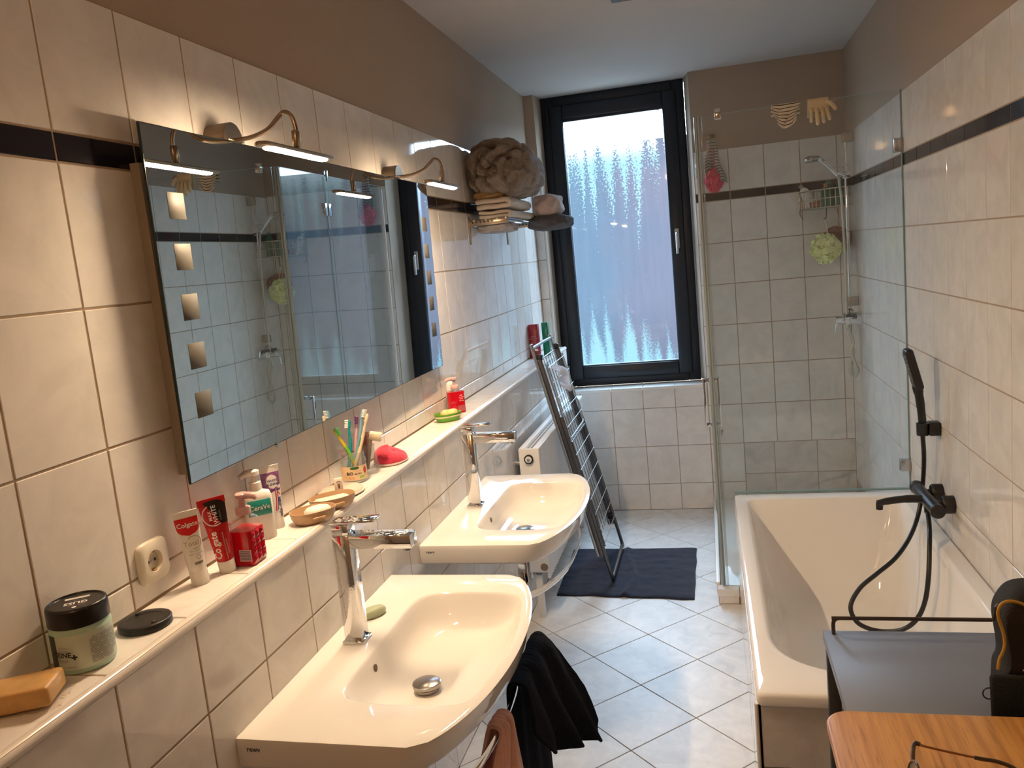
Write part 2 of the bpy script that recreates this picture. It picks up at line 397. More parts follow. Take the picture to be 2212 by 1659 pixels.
# structured pane with the daylight pattern painted into its own emission
def pane_material():
    m = bpy.data.materials.new('structured_glass_pane'); m.use_nodes = True; nt = m.node_tree; nt.nodes.clear(); N = nt.nodes.new; Lk = nt.links.new
    def math_(op, a, b=None, c=None, clamp=False):
        n = N('ShaderNodeMath'); n.operation = op; n.use_clamp = clamp
        for i, x in enumerate((a, b, c)):
            if x is None: continue
            if isinstance(x, (int, float)): n.inputs[i].default_value = x
            else: Lk(x, n.inputs[i])
        return n.outputs[0]
    tc = N('ShaderNodeTexCoord'); sp = N('ShaderNodeSeparateXYZ'); Lk(tc.outputs['Object'], sp.inputs[0])
    u = math_('DIVIDE', math_('SUBTRACT', sp.outputs['X'], GX0), GX1-GX0); v = math_('DIVIDE', math_('SUBTRACT', sp.outputs['Z'], GZ0), GZ1-GZ0)
    def noise_(scale, sx, sz, det=2, off=0.0):
        cb = N('ShaderNodeCombineXYZ'); Lk(math_('MULTIPLY', sp.outputs['X'], sx), cb.inputs[0]); Lk(math_('MULTIPLY', sp.outputs['Z'], sz), cb.inputs[2]); cb.inputs[1].default_value = off
        n = N('ShaderNodeTexNoise'); n.inputs['Scale'].default_value = scale; n.inputs['Detail'].default_value = det; Lk(cb.outputs[0], n.inputs['Vector']); return n.outputs['Fac']
    def ramp(x, a, b, lo=0.0, hi=1.0):
        n = N('ShaderNodeMapRange'); n.interpolation_type = 'SMOOTHSTEP'; Lk(x, n.inputs['Value']) if not isinstance(x, float) else None
        for i, k in ((1, a), (2, b), (3, lo), (4, hi)): n.inputs[i].default_value = k
        return n.outputs[0]
    grain = noise_(85, 1, 1, 3)
    wob = math_('MULTIPLY', math_('SUBTRACT', noise_(6, 1, .15, 2, 3.0), .5), .30)
    # painted fingers of sky light between darker flutes
    tri = math_('ABSOLUTE', math_('SUBTRACT', math_('MULTIPLY', math_('FRACT', math_('ADD', math_('MULTIPLY', math_('ADD', u, wob), 6.6), .20)), 2.0), 1.0))   # 0 at flute ends
    depth = math_('ADD', .60, math_('MULTIPLY', math_('POWER', math_('SUBTRACT', 1.0, tri), .7), .27))       # height from which the flute is bright
    depth = math_('ADD', depth, math_('MULTIPLY', math_('SUBTRACT', noise_(9, 1, .03, 2, 9.0), .5), .30))
    depth = math_('ADD', depth, math_('MULTIPLY', ramp(u, .86, .93), .19))
    g2 = math_('MULTIPLY', math_('SUBTRACT', grain, .5), .95)
    top = ramp(math_('ADD', math_('SUBTRACT', v, depth), math_('MULTIPLY', g2, ramp(v, .97, .82))), -.02, .05)
    tri2 = math_('ABSOLUTE', math_('SUBTRACT', math_('MULTIPLY', math_('FRACT', math_('ADD', math_('MULTIPLY', math_('ADD', u, math_('MULTIPLY', wob, 1.3)), 5.6), .15)), 2.0), 1.0))
    d2 = math_('SUBTRACT', math_('MULTIPLY', tri2, .20), math_('MULTIPLY', ramp(u, .55, .9), .05))
    d2 = math_('ADD', d2, math_('MULTIPLY', math_('SUBTRACT', noise_(9, 1, .03, 2, 21.0), .5), .30))
    bot = ramp(math_('ADD', math_('SUBTRACT', d2, v), math_('MULTIPLY', g2, .35)), -.05, .12)
    # base tone: pale blue to lavender, streaked
    mixc = N('ShaderNodeMixRGB'); Lk(ramp(math_('ADD', u, math_('MULTIPLY', math_('SUBTRACT', noise_(3, 1, .5, 2, 5.0), .5), .9)), .2, .85), mixc.inputs[0])
    mixc.inputs[1].default_value = (.20, .335, .50, 1); mixc.inputs[2].default_value = (.265, .31, .45, 1)
    streak = math_('ADD', .84, math_('MULTIPLY', noise_(26, 1, .09, 3, 1.0), .30))
    spark = math_('ADD', .94, math_('MULTIPLY', ramp(grain, .62, .78), .35))
    base = N('ShaderNodeMixRGB'); base.blend_type = 'MULTIPLY'; base.inputs[0].default_value = 1; Lk(mixc.outputs[0], base.inputs[1])
    s3 = math_('MULTIPLY', math_('MULTIPLY', streak, spark), ramp(v, .02, .30, .82, 1.0)); cb = N('ShaderNodeCombineXYZ')
    for i in range(3): Lk(s3, cb.inputs[i])
    Lk(cb.outputs[0], base.inputs[2])
    c1 = N('ShaderNodeMixRGB'); Lk(bot, c1.inputs[0]); Lk(base.outputs[0], c1.inputs[1]); c1.inputs[2].default_value = (.34, .68, .86, 1)
    hot = N('ShaderNodeMixRGB'); Lk(ramp(v, .80, .96), hot.inputs[0]); hot.inputs[1].default_value = (.42, .76, .90, 1); hot.inputs[2].default_value = (1.6, 2.1, 2.4, 1)
    c2 = N('ShaderNodeMixRGB'); Lk(top, c2.inputs[0]); Lk(c1.outputs[0], c2.inputs[1]); Lk(hot.outputs[0], c2.inputs[2])
    N_back = N('ShaderNodeNewGeometry').outputs['Backfacing']; em = N('ShaderNodeEmission'); Lk(c2.outputs[0], em.inputs[0]); Lk(math_('MULTIPLY', math_('SUBTRACT', 1.0, N_back), PANE_POWER), em.inputs[1])
    gl = N('ShaderNodeBsdfGlossy'); gl.inputs['Roughness'].default_value = .02; fr = N('ShaderNodeFresnel'); ge = N('ShaderNodeNewGeometry'); mr = N('ShaderNodeMapRange'); Lk(ge.outputs['Backfacing'], mr.inputs['Value']); mr.inputs[3].default_value = 1.45; mr.inputs[4].default_value = 1/1.45; Lk(mr.outputs[0], fr.inputs[0])
    tp = N('ShaderNodeBsdfTransparent'); tp.inputs[0].default_value = (.60, .63, .645, 1); sm = N('ShaderNodeAddShader'); Lk(em.outputs[0], sm.inputs[0]); Lk(tp.outputs[0], sm.inputs[1])
    ad = N('ShaderNodeMixShader'); Lk(fr.outputs[0], ad.inputs[0]); Lk(sm.outputs[0], ad.inputs[1]); Lk(gl.outputs[0], ad.inputs[2])
    out = N('ShaderNodeOutputMaterial'); Lk(ad.outputs[0], out.inputs[0]); return m
MB().box((GX0, FY+.022, GZ0), (GX1, FY+.034, GZ1)).build('pane', pane_material(), win)
h = MB().bbox((.864, FY-.016, 1.665), (.890, FY-.006, 1.790), .004).build('handle', STEEL, sash)
MB().tube(spline([(.877, FY-.01, 1.758), (.877, FY-.048, 1.758), (.877, FY-.054, 1.742), (.876, FY-.054, 1.68), (.875, FY-.052, 1.632)], 6), .009, 12).build('grip', STEEL, h)
for z in (.917, 2.58): MB().tube([(FX0+.040, FY-.008, z-.045), (FX0+.040, FY-.008, z+.045)], .007, 10).build('hinge', BLACKM if z > 2 else STEEL, sash)

# ---- outside: near-black wall and ground, added to block the low sky light
OUT = mat('dark_render', (.0035, .004, .005), .95, spec=.0)
struct(MB().box((-9, 9.0, -3), (10, 9.3, 2.86)).build('wall_outside', OUT))
struct(MB().box((-9, L+.31, -3.1), (10, 9.0, -3.0)).build('ground', OUT))

# ================================================================== BATH
BX0, BX1, BY0, BY1, BZ = 1.110, 1.859, 1.730, 3.462, .525
bath = thing('bathtub', 'built-in white enamel bathtub with tiled panels along the right wall', 'bathtub', (1.48, 2.6, 0))
def bath_loop(x0, x1, y0, y1, rn, rf, z, n=14):
    """near end strongly rounded, far end squarer"""
    pts = []
    for cx, cy, a0, r in ((x1-rf, y1-rf, 0, rf), (x0+rf, y1-rf, 90, rf), (x0+rn[0], y0+rn[1], 180, rn), (x1-rn[0], y0+rn[1], 270, rn)):
        rx, ry = r if isinstance(r, tuple) else (r, r)
        for k in range(n+1):
            a = R(a0+90*k/n); e = .8 if isinstance(r, tuple) else 1
            c_, s_ = cos(a), sin(a); c_ = math.copysign(abs(c_)**e, c_); s_ = math.copysign(abs(s_)**e, s_)
            pts.append((cx+rx*c_, cy+ry*s_, z))
    return pts
lo = []
for d, z in ((.012, BZ-.035), (.002, BZ-.034), (0, BZ-.028), (0, BZ-.010), (.003, BZ-.003), (.010, BZ)): lo.append(bath_loop(BX0+d, BX1-d, BY0+d, BY1-d, (.02, .02), .018, z))
for x0, x1, y0, y1, rn, rf, z in ((1.155, 1.806, 1.835, 3.385, (.30, .26), .035, BZ), (1.161, 1.801, 1.841, 3.380, (.30, .26), .037, BZ-.002), (1.167, 1.796, 1.848, 3.374, (.30, .26), .04, BZ-.009),
        (1.174, 1.790, 1.86, 3.364, (.30, .26), .05, BZ-.03), (1.200, 1.770, 1.93, 3.325, (.27, .24), .07, .37), (1.230, 1.745, 2.02, 3.28, (.24, .24), .09, .25),
        (1.252, 1.728, 2.10, 3.245, (.22, .24), .11, .17), (1.278, 1.705, 2.17, 3.21, (.20, .22), .12, .128), (1.32, 1.66, 2.26, 3.16, (.16, .2), .12, .112), (1.42, 1.56, 2.6, 2.95, (.05, .1), .04, .106)):
    lo.append(bath_loop(x0, x1, y0, y1, rn, rf, z))
b = MB(); b.loft(lo, False, True); b.build('tub', ENAMEL, bath)
apr = MB().box((BX0+.004, BY0+.02, 0), (BX0+.02, BY1, BZ-.03)).build('side_apron', GROUT, bath)
ya = edges(BY0+.014, BY1, BY0+.18, .25)
for a, c in zip(ya, ya[1:]):
    for z0, z1 in ((.0, .2), (.2, .4), (.4, BZ-.034)): add_tile(apr, ((a, c), (z0, z1)), BX0-.002, 0, -1, cache, TILE)
fr_ = MB().box((BX0+.004, BY0+.02, 0), (BX1, BY0+.035, BZ-.03)).build('front_apron', GROUT, bath)
for a, c in ((BX0+.008, 1.41), (1.41, 1.66), (1.66, BX1)):
    for z0, z1 in ((.06, .31), (.31, BZ-.036)): add_tile(fr_, ((a, c), (z0, z1)), BY0+.014, 1, -1, cache, TILE2)
MB().tube([(BX0-.001, BY0+.013, 0), (BX0-.001, BY0+.013, BZ-.034)], .005, 8).build('corner_profile', mat('trim_pvc', (.72, .67, .61), .22), bath)

# ---- black bath mixer, hose and hand shower
mx = thing('bath_mixer', 'matt black thermostatic bath mixer with spout on the right wall', 'faucet', (W, 2.9, .66))
MZ, MXX = .665, 1.790
b = MB(); b.tube([(MXX, 2.755, MZ), (MXX, 2.762, MZ), (MXX, 3.025, MZ), (MXX, 3.032, MZ)], [.021, .0235, .0235, .021], 20); b.build('body', BLACKM, mx)
for y in (2.818, 2.968):
    e = MB().tube([(W-.001, y, MZ), (W-.034, y, MZ), (W-.040, y, MZ)], [.033, .033, .029], 24).build('escutcheon', BLACKM, mx)
    MB().tube([(W-.038, y, MZ), (MXX+.018, y, MZ)], .014, 8).build('union_nut', BLACKM, e)
for y0, y1 in ((2.735, 2.758), (3.029, 3.052)): MB().tube([(MXX, y0, MZ), (MXX, y0+.003, MZ), (MXX, y1, MZ)], [.022, .0255, .0255], 18).build('control_knob', BLACKM, mx)
b = MB(); b.tube(spline([(MXX-.01, 2.885, MZ+.002), (1.72, 2.885, MZ+.004), (1.65, 2.885, MZ-.004), (1.618, 2.885, MZ-.012)], 6), [.0175]*7+[.016]*6+[.0145]*6, 14, flat=(.8, 1.15))
b.tube([(1.625, 2.885, MZ-.008), (1.625, 2.885, MZ-.034)], .0125, 14); b.build('spout', BLACKM, mx)
MB().tube([(MXX, 2.885, MZ-.02), (MXX, 2.885, MZ-.05)], .012, 12).build('hose_outlet', BLACKM, mx)
hs = thing('hand_shower', 'matt black hand shower resting in its wall holder above the bathtub', 'shower head', (1.78, 3.0, .9))
HX = 1.802
b = MB(); b.tube(spline([(HX, 2.985, .885), (HX, 2.985, .93), (HX-.004, 2.985, .99), (HX-.010, 2.985, 1.045), (HX-.016, 2.985, 1.075)], 5), [.0125]*6+[.0145]*5+[.0155]*5+[.018]*5, 14); b.build('handle', BLACKM, hs)
hd = MB()
def hfn(x, y, z):   # head plate tilted to face the bath
    a = R(14); return (HX-.026 + x*cos(a)-z*sin(a), 2.985+y, 1.135+x*sin(a)+z*cos(a))
hd.bbox((-.014, -.035, -.075), (.014, .035, .085), .011, 3, fn=hfn); hd.build('head', BLACKM, hs)
b = MB(); b.bbox((-.0165, -.028, -.062), (-.0135, .028, .068), .001, 1, fn=hfn); sp = b.build('spray_face', mat('spray_face', (.05, .05, .05), .4), hs)
b = MB()
for i in range(8):
    for j in range(4): x, z = -.0175, -.05+i*.0155; y = -.02+j*.0133; b.box((x, y-.002, z-.002), (x+.002, y+.002, z+.002), fn=hfn)
stuff(b.build('spray_nozzles', mat('nozzle_grey', (.33, .31, .29), .6), sp))
hb = thing('shower_holder', 'small black wall bracket holding the black hand shower', 'bracket', (W, 2.99, .91))
MB().bbox((1.822, 2.962, .885), (W-.001, 3.012, .935), .004).build('wall_block', BLACKM, hb)
MB().lathe([(.0165, -.026), (.021, -.026), (.022, .02), (.0165, .022), (.0165, -.026)], 20, (HX, 2.985, .912)).build('cradle', BLACKM, hb)
hose = [(HX, 2.985, .885), (1.815, 3.03, 0.783), (1.817, 3.07, 0.66), (1.793, 3.04, 0.558), (1.745, 2.97, 0.489), (1.679, 2.9, 0.433), (1.599, 2.84, .393), (1.534, 2.80, .355), (1.493, 2.76, .303), (1.505, 2.74, .254), (1.546, 2.735, .226), (1.598, 2.72, 0.222), (1.656, 2.7, 0.24), (1.701, 2.69, 0.284), (1.727, 2.68, 0.355), (1.743, 2.69, 0.445), (1.76, 2.74, 0.538), (1.78, 2.82, 0.578), (MXX, 2.885, .62)]
o = MB().tube(spline(hose, 8), .0085, 10).build('shower_hose', BLACKM); tag(o, 'black flexible hose looping from the black hand shower into the bathtub', 'hose')

# ================================================================== SHOWER
tray = thing('shower_tray', 'low white shower tray with tiled kerb behind the bathtub', 'shower tray', (1.44, 4.2, 0))
MB().bbox((1.022, 3.492, .0), (1.855, L-.004, .066), .012).build('basin', ENAMEL, tray)
kb = MB().box((1.012, 3.438, 0), (1.106, L-.004, .036)).build('kerb', GROUT, tray)
MB().bbox((1.004, 3.49, .03), (1.022, L-.004, .088), .003).build('kerb_strip', WPLAST, tray)
add_tile(kb, ((1.012, 1.106), (.0, .040)), 3.437, 1, -1, cache, TILE)
add_tile(kb, ((1.008, 1.108), (3.434, 3.492)), .074, 2, 1, cache, TILE, th=.036)

enc = thing('shower_enclosure', 'frameless glass shower enclosure with chrome fittings behind the bathtub', 'shower enclosure', (1.04, 3.48, .07))
GY, GT, GTOP, SX = 3.475, .004, 2.222, 1.036
b = MB(); b.poly([(1.064, .076), (1.106, .076), (1.106, .530), (1.856, .530), (1.856, GTOP), (1.064, GTOP)], 1, GY-GT, GY+GT); b.build('front_pane', GLASS, enc)
MB().box((1.857, GY-.006, .53), (1.8605, GY+.006, GTOP)).build('wall_seal', GEDGE, enc)
MB().box((1.112, GY-.007, .526), (1.856, GY+.007, .533)).build('bottom_seal', GEDGE, enc)
MB().box((1.106, GY-GT+.0005, GTOP), (1.856, GY+GT-.0005, GTOP+.001)).build('top_edge', mat('bright_glass_edge', (.45, .55, .55), .15), enc)
MB().box((SX-.004, 3.505, .095), (SX+.004, 4.010, GTOP)).build('door_pane', GLASS, enc)
MB().box((SX-.004, 4.016, .09), (SX+.004, L-.012, GTOP)).build('side_pane', GLASS, enc)
MB().box((SX-.0035, 4.0105, .095), (SX+.0035, 4.0155, GTOP)).build('hinge_seal', GEDGE, enc)
for y0, y1 in ((3.505, 4.010), (4.016, L-.012)): MB().box((SX-.0035, y0, GTOP), (SX+.0035, y1, GTOP+.001)).build('top_edge', mat('bright_glass_edge', (.45, .55, .55), .15), enc)
b = MB(); b.tube([(1.0375, 3.486, .078), (1.0375, 3.486, GTOP)], .0085, 14); b.box((1.044, 3.472, .078), (1.049, 3.484, GTOP)); b.build('corner_seal', SEAL, enc)
b = MB(); b.tube([(1.057, 3.475, .078), (1.057, 3.475, GTOP)], .0060, 14); b.build('magnet_profile', thin_glass('clear_profile', (.80, .84, .83), .16, (.55, .58, .57), .05), enc)
MB().bbox((SX-.012, L-.016, .09), (SX+.012, L-.002, GTOP-.02), .002).build('wall_channel', WPLAST, enc)
for z in (2.035, .30):
    b = MB(); b.bbox((SX-.012, 3.965, z-.035), (SX+.012, 4.010, z+.035), .003); b.bbox((SX-.012, 4.016, z-.035), (SX+.012, 4.060, z+.035), .003); b.tube([(SX-.01, 4.013, z-.03), (SX-.01, 4.013, z+.03)], .006, 10); b.build('hinge', CHROME, enc)
for x0, x1, y0, y1, z0, z1 in ((1.826, W-.001, GY-.018, GY+.018, 1.975, 2.030), (1.820, W-.001, GY-.018, GY+.018, .612, .662)): MB().bbox((x0, y0, z0), (x1, y1, z1), .003).build('wall_clip', STEEL, enc)
b = MB(); b.bbox((1.118, GY-.010, GTOP-.022), (1.146, GY-GT-.0002, GTOP+.022), .002); b.bbox((1.118, GY+GT+.0002, GTOP-.022), (1.146, GY+.010, GTOP+.022), .002); b.bbox((1.118, GY-.010, GTOP+.002), (1.146, GY+.010, GTOP+.008), .002); b.build('top_clip', CHROME, enc)
b = MB(); b.bbox((SX-.012, 4.03, GTOP-.03), (SX-.0042, 4.05, GTOP+.03), .002); b.bbox((SX+.0042, 4.03, GTOP-.03), (SX+.012, 4.05, GTOP+.03), .002); b.bbox((SX-.012, 4.03, GTOP+.002), (SX+.012, 4.05, GTOP+.008), .002); b.build('top_clip', CHROME, enc)
b = MB()
for s in (-1, 1):
    xs_ = SX+s*.032
    b.bbox((xs_-.006, 3.532, .835), (xs_+.006, 3.552, 1.062), .002)
    for z in (.835, 1.042): b.bbox((min(SX+s*.0042, xs_), 3.532, z), (max(SX+s*.0042, xs_), 3.552, z+.02), .002)
b.build('door_handle', CHROME, enc)
MB().bbox((1.066, GY-.012, .80), (1.079, GY-.0045, .835), .002).build('magnet_catch', STEEL, enc)
MB().bbox((SX-.010, 3.62, .56), (SX-.0045, 3.64, .60), .002).build('door_bumper', STEEL, enc)

ss = thing('shower_rail', 'chrome shower riser rail with bracket ends in the shower corner', 'shower rail', (W, 4.62, 1.3))
RX, RY = 1.818, 4.62
MB().tube([(RX, RY, 1.27), (RX, RY, 2.19)], .0095, 14).build('riser', CHROME, ss)
for z0, z1 in ((1.255, 1.305), (2.15, 2.205)): MB().bbox((RX-.014, RY-.014, z0), (W-.001, RY+.014, z1), .004).build('wall_bracket', mat('beige_chrome', (.45, .40, .34), .25, .6), ss)
b = MB(); b.bbox((RX-.02, RY-.022, 1.955), (RX+.02, RY+.018, 1.995), .006); b.tube([(RX-.01, RY-.015, 1.975), (RX-.045, RY-.02, 1.992)], .011, 10); b.tube([(RX+.02, RY-.01, 2.03), (RX-.07, RY-.03, 2.018)], .004, 8); b.build('slider', CHROME, ss)
sh = thing('hand_shower', 'chrome hand shower on the riser rail in the shower corner', 'shower head', (RX-.05, RY, 2.0))
b = MB(); b.tube(spline([(1.775, 4.60, 1.975), (1.75, 4.60, 2.005), (1.715, 4.60, 2.045), (1.68, 4.60, 2.075), (1.655, 4.60, 2.083)], 5), [.011]*8+[.012]*7+[.016]*6, 12); b.build('handle', CHROME, sh)
def shf(x, y, z): a = R(-14); return (1.638+x*cos(a)+z*sin(a), 4.60+y, 2.080-x*sin(a)*.2+z*cos(a))
b = MB(); b.lathe([(.0, -.014), (.036, -.014), (.043, -.008), (.042, .004), (.03, .013), (.012, .018), (.0, .019)], 24, fn=shf); b.build('head', CHROME, sh)
b = MB(); b.lathe([(.0, -.0165), (.033, -.0165), (.035, -.0138), (.0, -.0138)], 20, fn=shf); b.build('spray_face', mat('spray_grey', (.3, .31, .33), .4), sh)
mz = thing('shower_mixer', 'chrome single lever shower mixer low in the shower corner', 'faucet', (W, 4.6, 1.18))
b = MB(); b.tube([(1.795, 4.54, 1.178), (1.795, 4.70, 1.178)], .021, 16); b.bbox((1.785, 4.57, 1.155), (1.835, 4.63, 1.20), .006); b.build('body', CHROME, mz)
for y in (4.545, 4.695): e = MB().tube([(W-.001, y, 1.178), (W-.024, y, 1.178), (W-.028, y, 1.178)], [.034, .034, .028], 22).build('escutcheon', CHROME, mz); MB().tube([(W-.026, y, 1.178), (1.80, y, 1.178)], .014, 8).build('union_nut', CHROME, e)
b = MB(); b.tube([(1.80, 4.60, 1.178), (1.735, 4.60, 1.178)], [.021, .022], 16); b.tube(spline([(1.745, 4.6, 1.182), (1.736, 4.598, 1.15), (1.729, 4.597, 1.11)], 5), [.012]*5+[.009]*6, 10, flat=(.7, 1.2)); b.build('lever', CHROME, mz)
MB().bbox((1.782, 4.55, 1.196), (1.838, 4.66, 1.214), .007).build('top_cover', mat('dark_chrome', (.06, .08, .12), .15, .8), mz)  # dark slab standing in for a dark reflection on the chrome body
b = MB(); b.tube([(1.805, 4.58, 1.212), (1.805, 4.58, 1.238)], .003, 8); b.tube(spline([(1.785, 4.58, 1.226), (1.795, 4.58, 1.238), (1.815, 4.58, 1.238), (1.826, 4.58, 1.226)], 4), .0028, 8); b.build('suction_hook', BLACKM, mz)
MB().tube([(1.803, 4.60, 1.16), (1.803, 4.60, 1.10)], .011, 12).build('hose_outlet', CHROME, mz)
pts = [(1.775, 4.60, 1.975), (1.778, 4.585, 1.94), (1.786, 4.575, 1.80), (1.790, 4.57, 1.55), (1.789, 4.57, 1.30), (1.790, 4.565, 1.18), (1.800, 4.56, 1.12), (1.818, 4.565, 1.05), (1.806, 4.57, 1.0), (1.828, 4.575, .93), (1.842, 4.58, .885), (1.822, 4.585, .853), (1.800, 4.59, .882), (1.806, 4.59, .94), (1.824, 4.585, .995), (1.812, 4.585, 1.04), (1.803, 4.60, 1.10)]
o = MB().tube(spline(pts, 10), .0075, 10).build('shower_hose', mat('metal_hose', (.62, .58, .50), .3, .85, bump=.6, bscale=300)); tag(o, 'silver hose twisted into a loop under the chrome shower mixer', 'hose')

# ================================================================== BASINS
def basin(yc, label, n0):
    t = thing('washbasin', label, 'washbasin', (LEDGE_X, yc, .8), 'wide bow fronted washbasins')
    X0, ZT, HW = LEDGE_X+.0006, .837, .40
    def outline(inset_f, inset_s, z, xb=X0, NA=40):
        """one loop: along the wall, side, bowed front, side"""
        hw = HW-inset_s; pts = [(xb, yc+hw*(1-2*i/16), z) for i in range(17)]
        c = .028
        pts += [(xb+(.478-inset_f-xb)*i/6, yc-hw, z) for i in range(1, 7)]
        for i in range(1, NA):
            v = -1+2*i/NA; pts.append((.484-inset_f*.9+.119*max(0, 1-abs(v)**2.05)**.62, yc+hw*v*(1-.0*abs(v)), z))
        pts += [(xb+(.478-inset_f-xb)*(6-i)/6, yc+hw, z) for i in range(0, 6)]
        return pts
    N_ = len(outline(0, 0, 0))
    def bowl(x0, hw, fi, z, r=.05, sh=0.0):
        """inner loop with the same number of points as the outline"""
        loop = []
        hwn, hwf = hw
        raw = []
        def fx(v): return .484-fi+.119*max(0, 1-abs(v/.40)**2.05)**.62
        for i in range(17): raw.append((x0, hwf-(hwf+hwn)*i/16))
        xe0 = fx(-hwn); raw += [(x0+(xe0-x0)*i/6, -hwn) for i in range(1, 7)]
        for i in range(1, 40): v = -hwn+(hwn+hwf)*i/40; raw.append((fx(v), v))
        xe1 = fx(hwf); raw += [(x0+(xe1-x0)*(6-i)/6, hwf) for i in range(0, 6)]
        # round the corners by repeated smoothing
        P = [Vector((a, b_)) for a, b_ in raw]
        for _ in range(int(r*100)): P = [P[i]*.5+(P[i-1]+P[(i+1) % len(P)])*.25 for i in range(len(P))]
        return [(p.x+sh, yc+p.y, z) for p in P]
    loops = [outline(.15, .13, .740, xb=X0+.07), outline(.12, .10, .742, xb=X0+.04), outline(.055, .035, .764, xb=X0+.01), outline(.030, .012, .7725, xb=X0), outline(.022, .004, .776), outline(.018, .001, .782), outline(.006, 0, .822), outline(.002, .0, .831), outline(0, .0015, .8355), outline(.005, .007, ZT)]
    loops += [bowl(.262, (.266, .283), .022, ZT, .04), bowl(.2645, (.2635, .2805), .0245, ZT-.0008, .04), bowl(.268, (.260, .277), .029, ZT-.006, .04), bowl(.272, (.256, .273), .036, .815, .05), bowl(.279, (.249, .266), .052, .787, .07), bowl(.288, (.236, .253), .080, .768, .09), bowl(.302, (.218, .234), .110, .757, .11), bowl(.325, (.16, .17), .15, .7525, .14), bowl(.36, (.06, .06), .19, .7515, .16)]
    b = MB(); b.loft(loops, True, True); bo = b.build('bowl', CERAMIC, t)
    dr = MB().lathe([(.0, -.004), (.026, -.004), (.026, .006), (.0315, .010), (.0325, .015), (.0315, .0180), (.028, .0195), (.0, .0200)], 28, (.391, yc-.06, .7535)).build('drain_cap', mat('drain_chrome', (.36, .33, .31), .2, 1.0), t)
    b = MB(); b.tube([(.2760, yc-.066, .805), (.2700, yc-.066, .8045)], .0085, 14, flat=(1.0, 1.0)); b.build('overflow', mat('overflow_hole', (.10, .06, .03), .4), t)
    # maker's mark on the near flank
    label_text('rewv', .014, lambda x, y: (LEDGE_X+.035+x, yc-HW-.0004, .816+y), mat('faint_ink', (.10, .10, .14), .5), t, 'maker_mark', .0004)
    # towel rail under the front
    rail = []
    for i in range(31):
        v = -.368+.736*i/30; rail.append((.41+.14*max(0, 1-abs(v/.40)**2.4)**.6, yc+v, .660))
    rl = [(rail[0][0]-.002, rail[0][1]-.004, .770), (rail[0][0]-.002, rail[0][1]-.004, .70)]
    b = MB(); b.tube(rail, .0115, 10, flat=(1.0, .30))
    o = b.build('towel_rail', CHROME, t)
    for e, s in ((rail[0], -1), (rail[-1], 1)):
        b = MB(); b.bbox((e[0]-.026, e[1]-.003, .646), (e[0]+.004, e[1]+.003, .772), .001, 1); b.build('rail_bracket', CHROME, t)
    return t
b1 = basin(1.363, 'front bow fronted white washbasin with a green soap bar on its rim', 0)
b2 = basin(2.388, 'far bow fronted white washbasin beside the radiator', 1)
def faucet(yc, label, m):
    t = thing('basin_faucet', label, 'faucet', (.205, yc, .837), 'tall square basin faucets')
    x = .205
    MB().bbox((x-.026, yc-.026, .8372), (x+.026, yc+.026, .845), .001, 1).build('base_plate', CHROME, t)
    MB().bbox((x-.021, yc-.021, .845), (x+.021, yc+.021, 1.0995), .0012, 1).build('column', CHROMEW if m else CHROME, t)
    sp_ = MB().bbox((x+.0205, yc-.021, 1.068), (x+.170, yc+.021, 1.0995), .0012, 1).build('spout', CHROME, t)
    MB().tube([(x+.152, yc, 1.0685), (x+.152, yc, 1.060)], .011, 14).build('aerator', CHROME, sp_)
    if m:   # water drops standing on the wet top faces
        b = MB(); rnd = random.Random(5)
        for k in range(46):
            u_, w_ = rnd.uniform(.03, .160), rnd.uniform(-.018, .018); r_ = rnd.uniform(.0015, .004); b.lathe([(r_, 0), (r_*.8, r_*.35), (0, r_*.5)], 8, (x+u_, yc+w_, 1.0996))
        stuff(b.build('water_drops', mat('water', (.9, .9, .9), .02, 0.6), sp_))
    MB().bbox((x-.020, yc-.020, 1.0995), (x+.020, yc+.020, 1.124), .001, 1).build('cartridge_block', CHROME, t)
    def lf(a, c, d): q = R(3); return (x-.022+a*cos(q)-d*sin(q), yc+c, 1.1245+d*cos(q)+a*sin(q)*.0+a*.05)
    lv = MB().bbox((0, -.0215, 0), (.108, .0215, .0065), .001, 1, fn=lf).build('lever', CHROME, t)
    if m:
        b = MB(); rnd = random.Random(9)
        for k in range(40):
            u_, w_ = rnd.uniform(.006, .075), rnd.uniform(-.018, .018); r_ = rnd.uniform(.0015, .0042); c0 = lf(u_, w_, .0066); b.lathe([(r_, 0), (r_*.8, r_*.35), (0, r_*.5)], 8, c0)
        stuff(b.build('water_drops', mat('water', (.9, .9, .9), .02, 0.6), lv))
    return t
faucet(1.365, 'tall square chrome faucet wet with drops on the front washbasin', 1)
faucet(2.388, 'tall square chrome faucet on the far washbasin', 0)

# ================================================================== MIRROR AND LAMPS
MYA, MYB, MZA, MZB = 1.0726, 2.718, 1.308, 1.9965      # the mirror hangs slightly askew, leaning forward
def MF(x, y, z): return (.0409-.0112*(y-1.9)+.0151*(z-1.65)+x, y, z)
mir = thing('mirror', 'wide wall mirror with columns of frosted squares above the ledge', 'mirror', (.0, 1.88, 1.31))
MB().box((-.005, MYA, MZA), (0, MYB, MZB), fn=MF).build('mirror_glass', MIRROR, mir)
b = MB()
for lo_, hi_ in (((-.0055, MYA-.0015, MZA-.0015), (-.0004, MYA, MZB+.0015)), ((-.0055, MYB, MZA-.0015), (-.0004, MYB+.0015, MZB+.0015)), ((-.0055, MYA, MZB), (-.0004, MYB, MZB+.0015)), ((-.0055, MYA, MZA-.0015), (-.0004, MYB, MZA))): b.box(lo_, hi_, fn=MF)
b.build('polished_edge', mat('dark_glass_edge', (.02, .03, .03), .15), mir)
MB().box((.0012, 1.098, 1.32), (.0215, MYB-.04, 1.93)).build('backing_box', mat('backing_board', (.30, .26, .22), .6), mir)
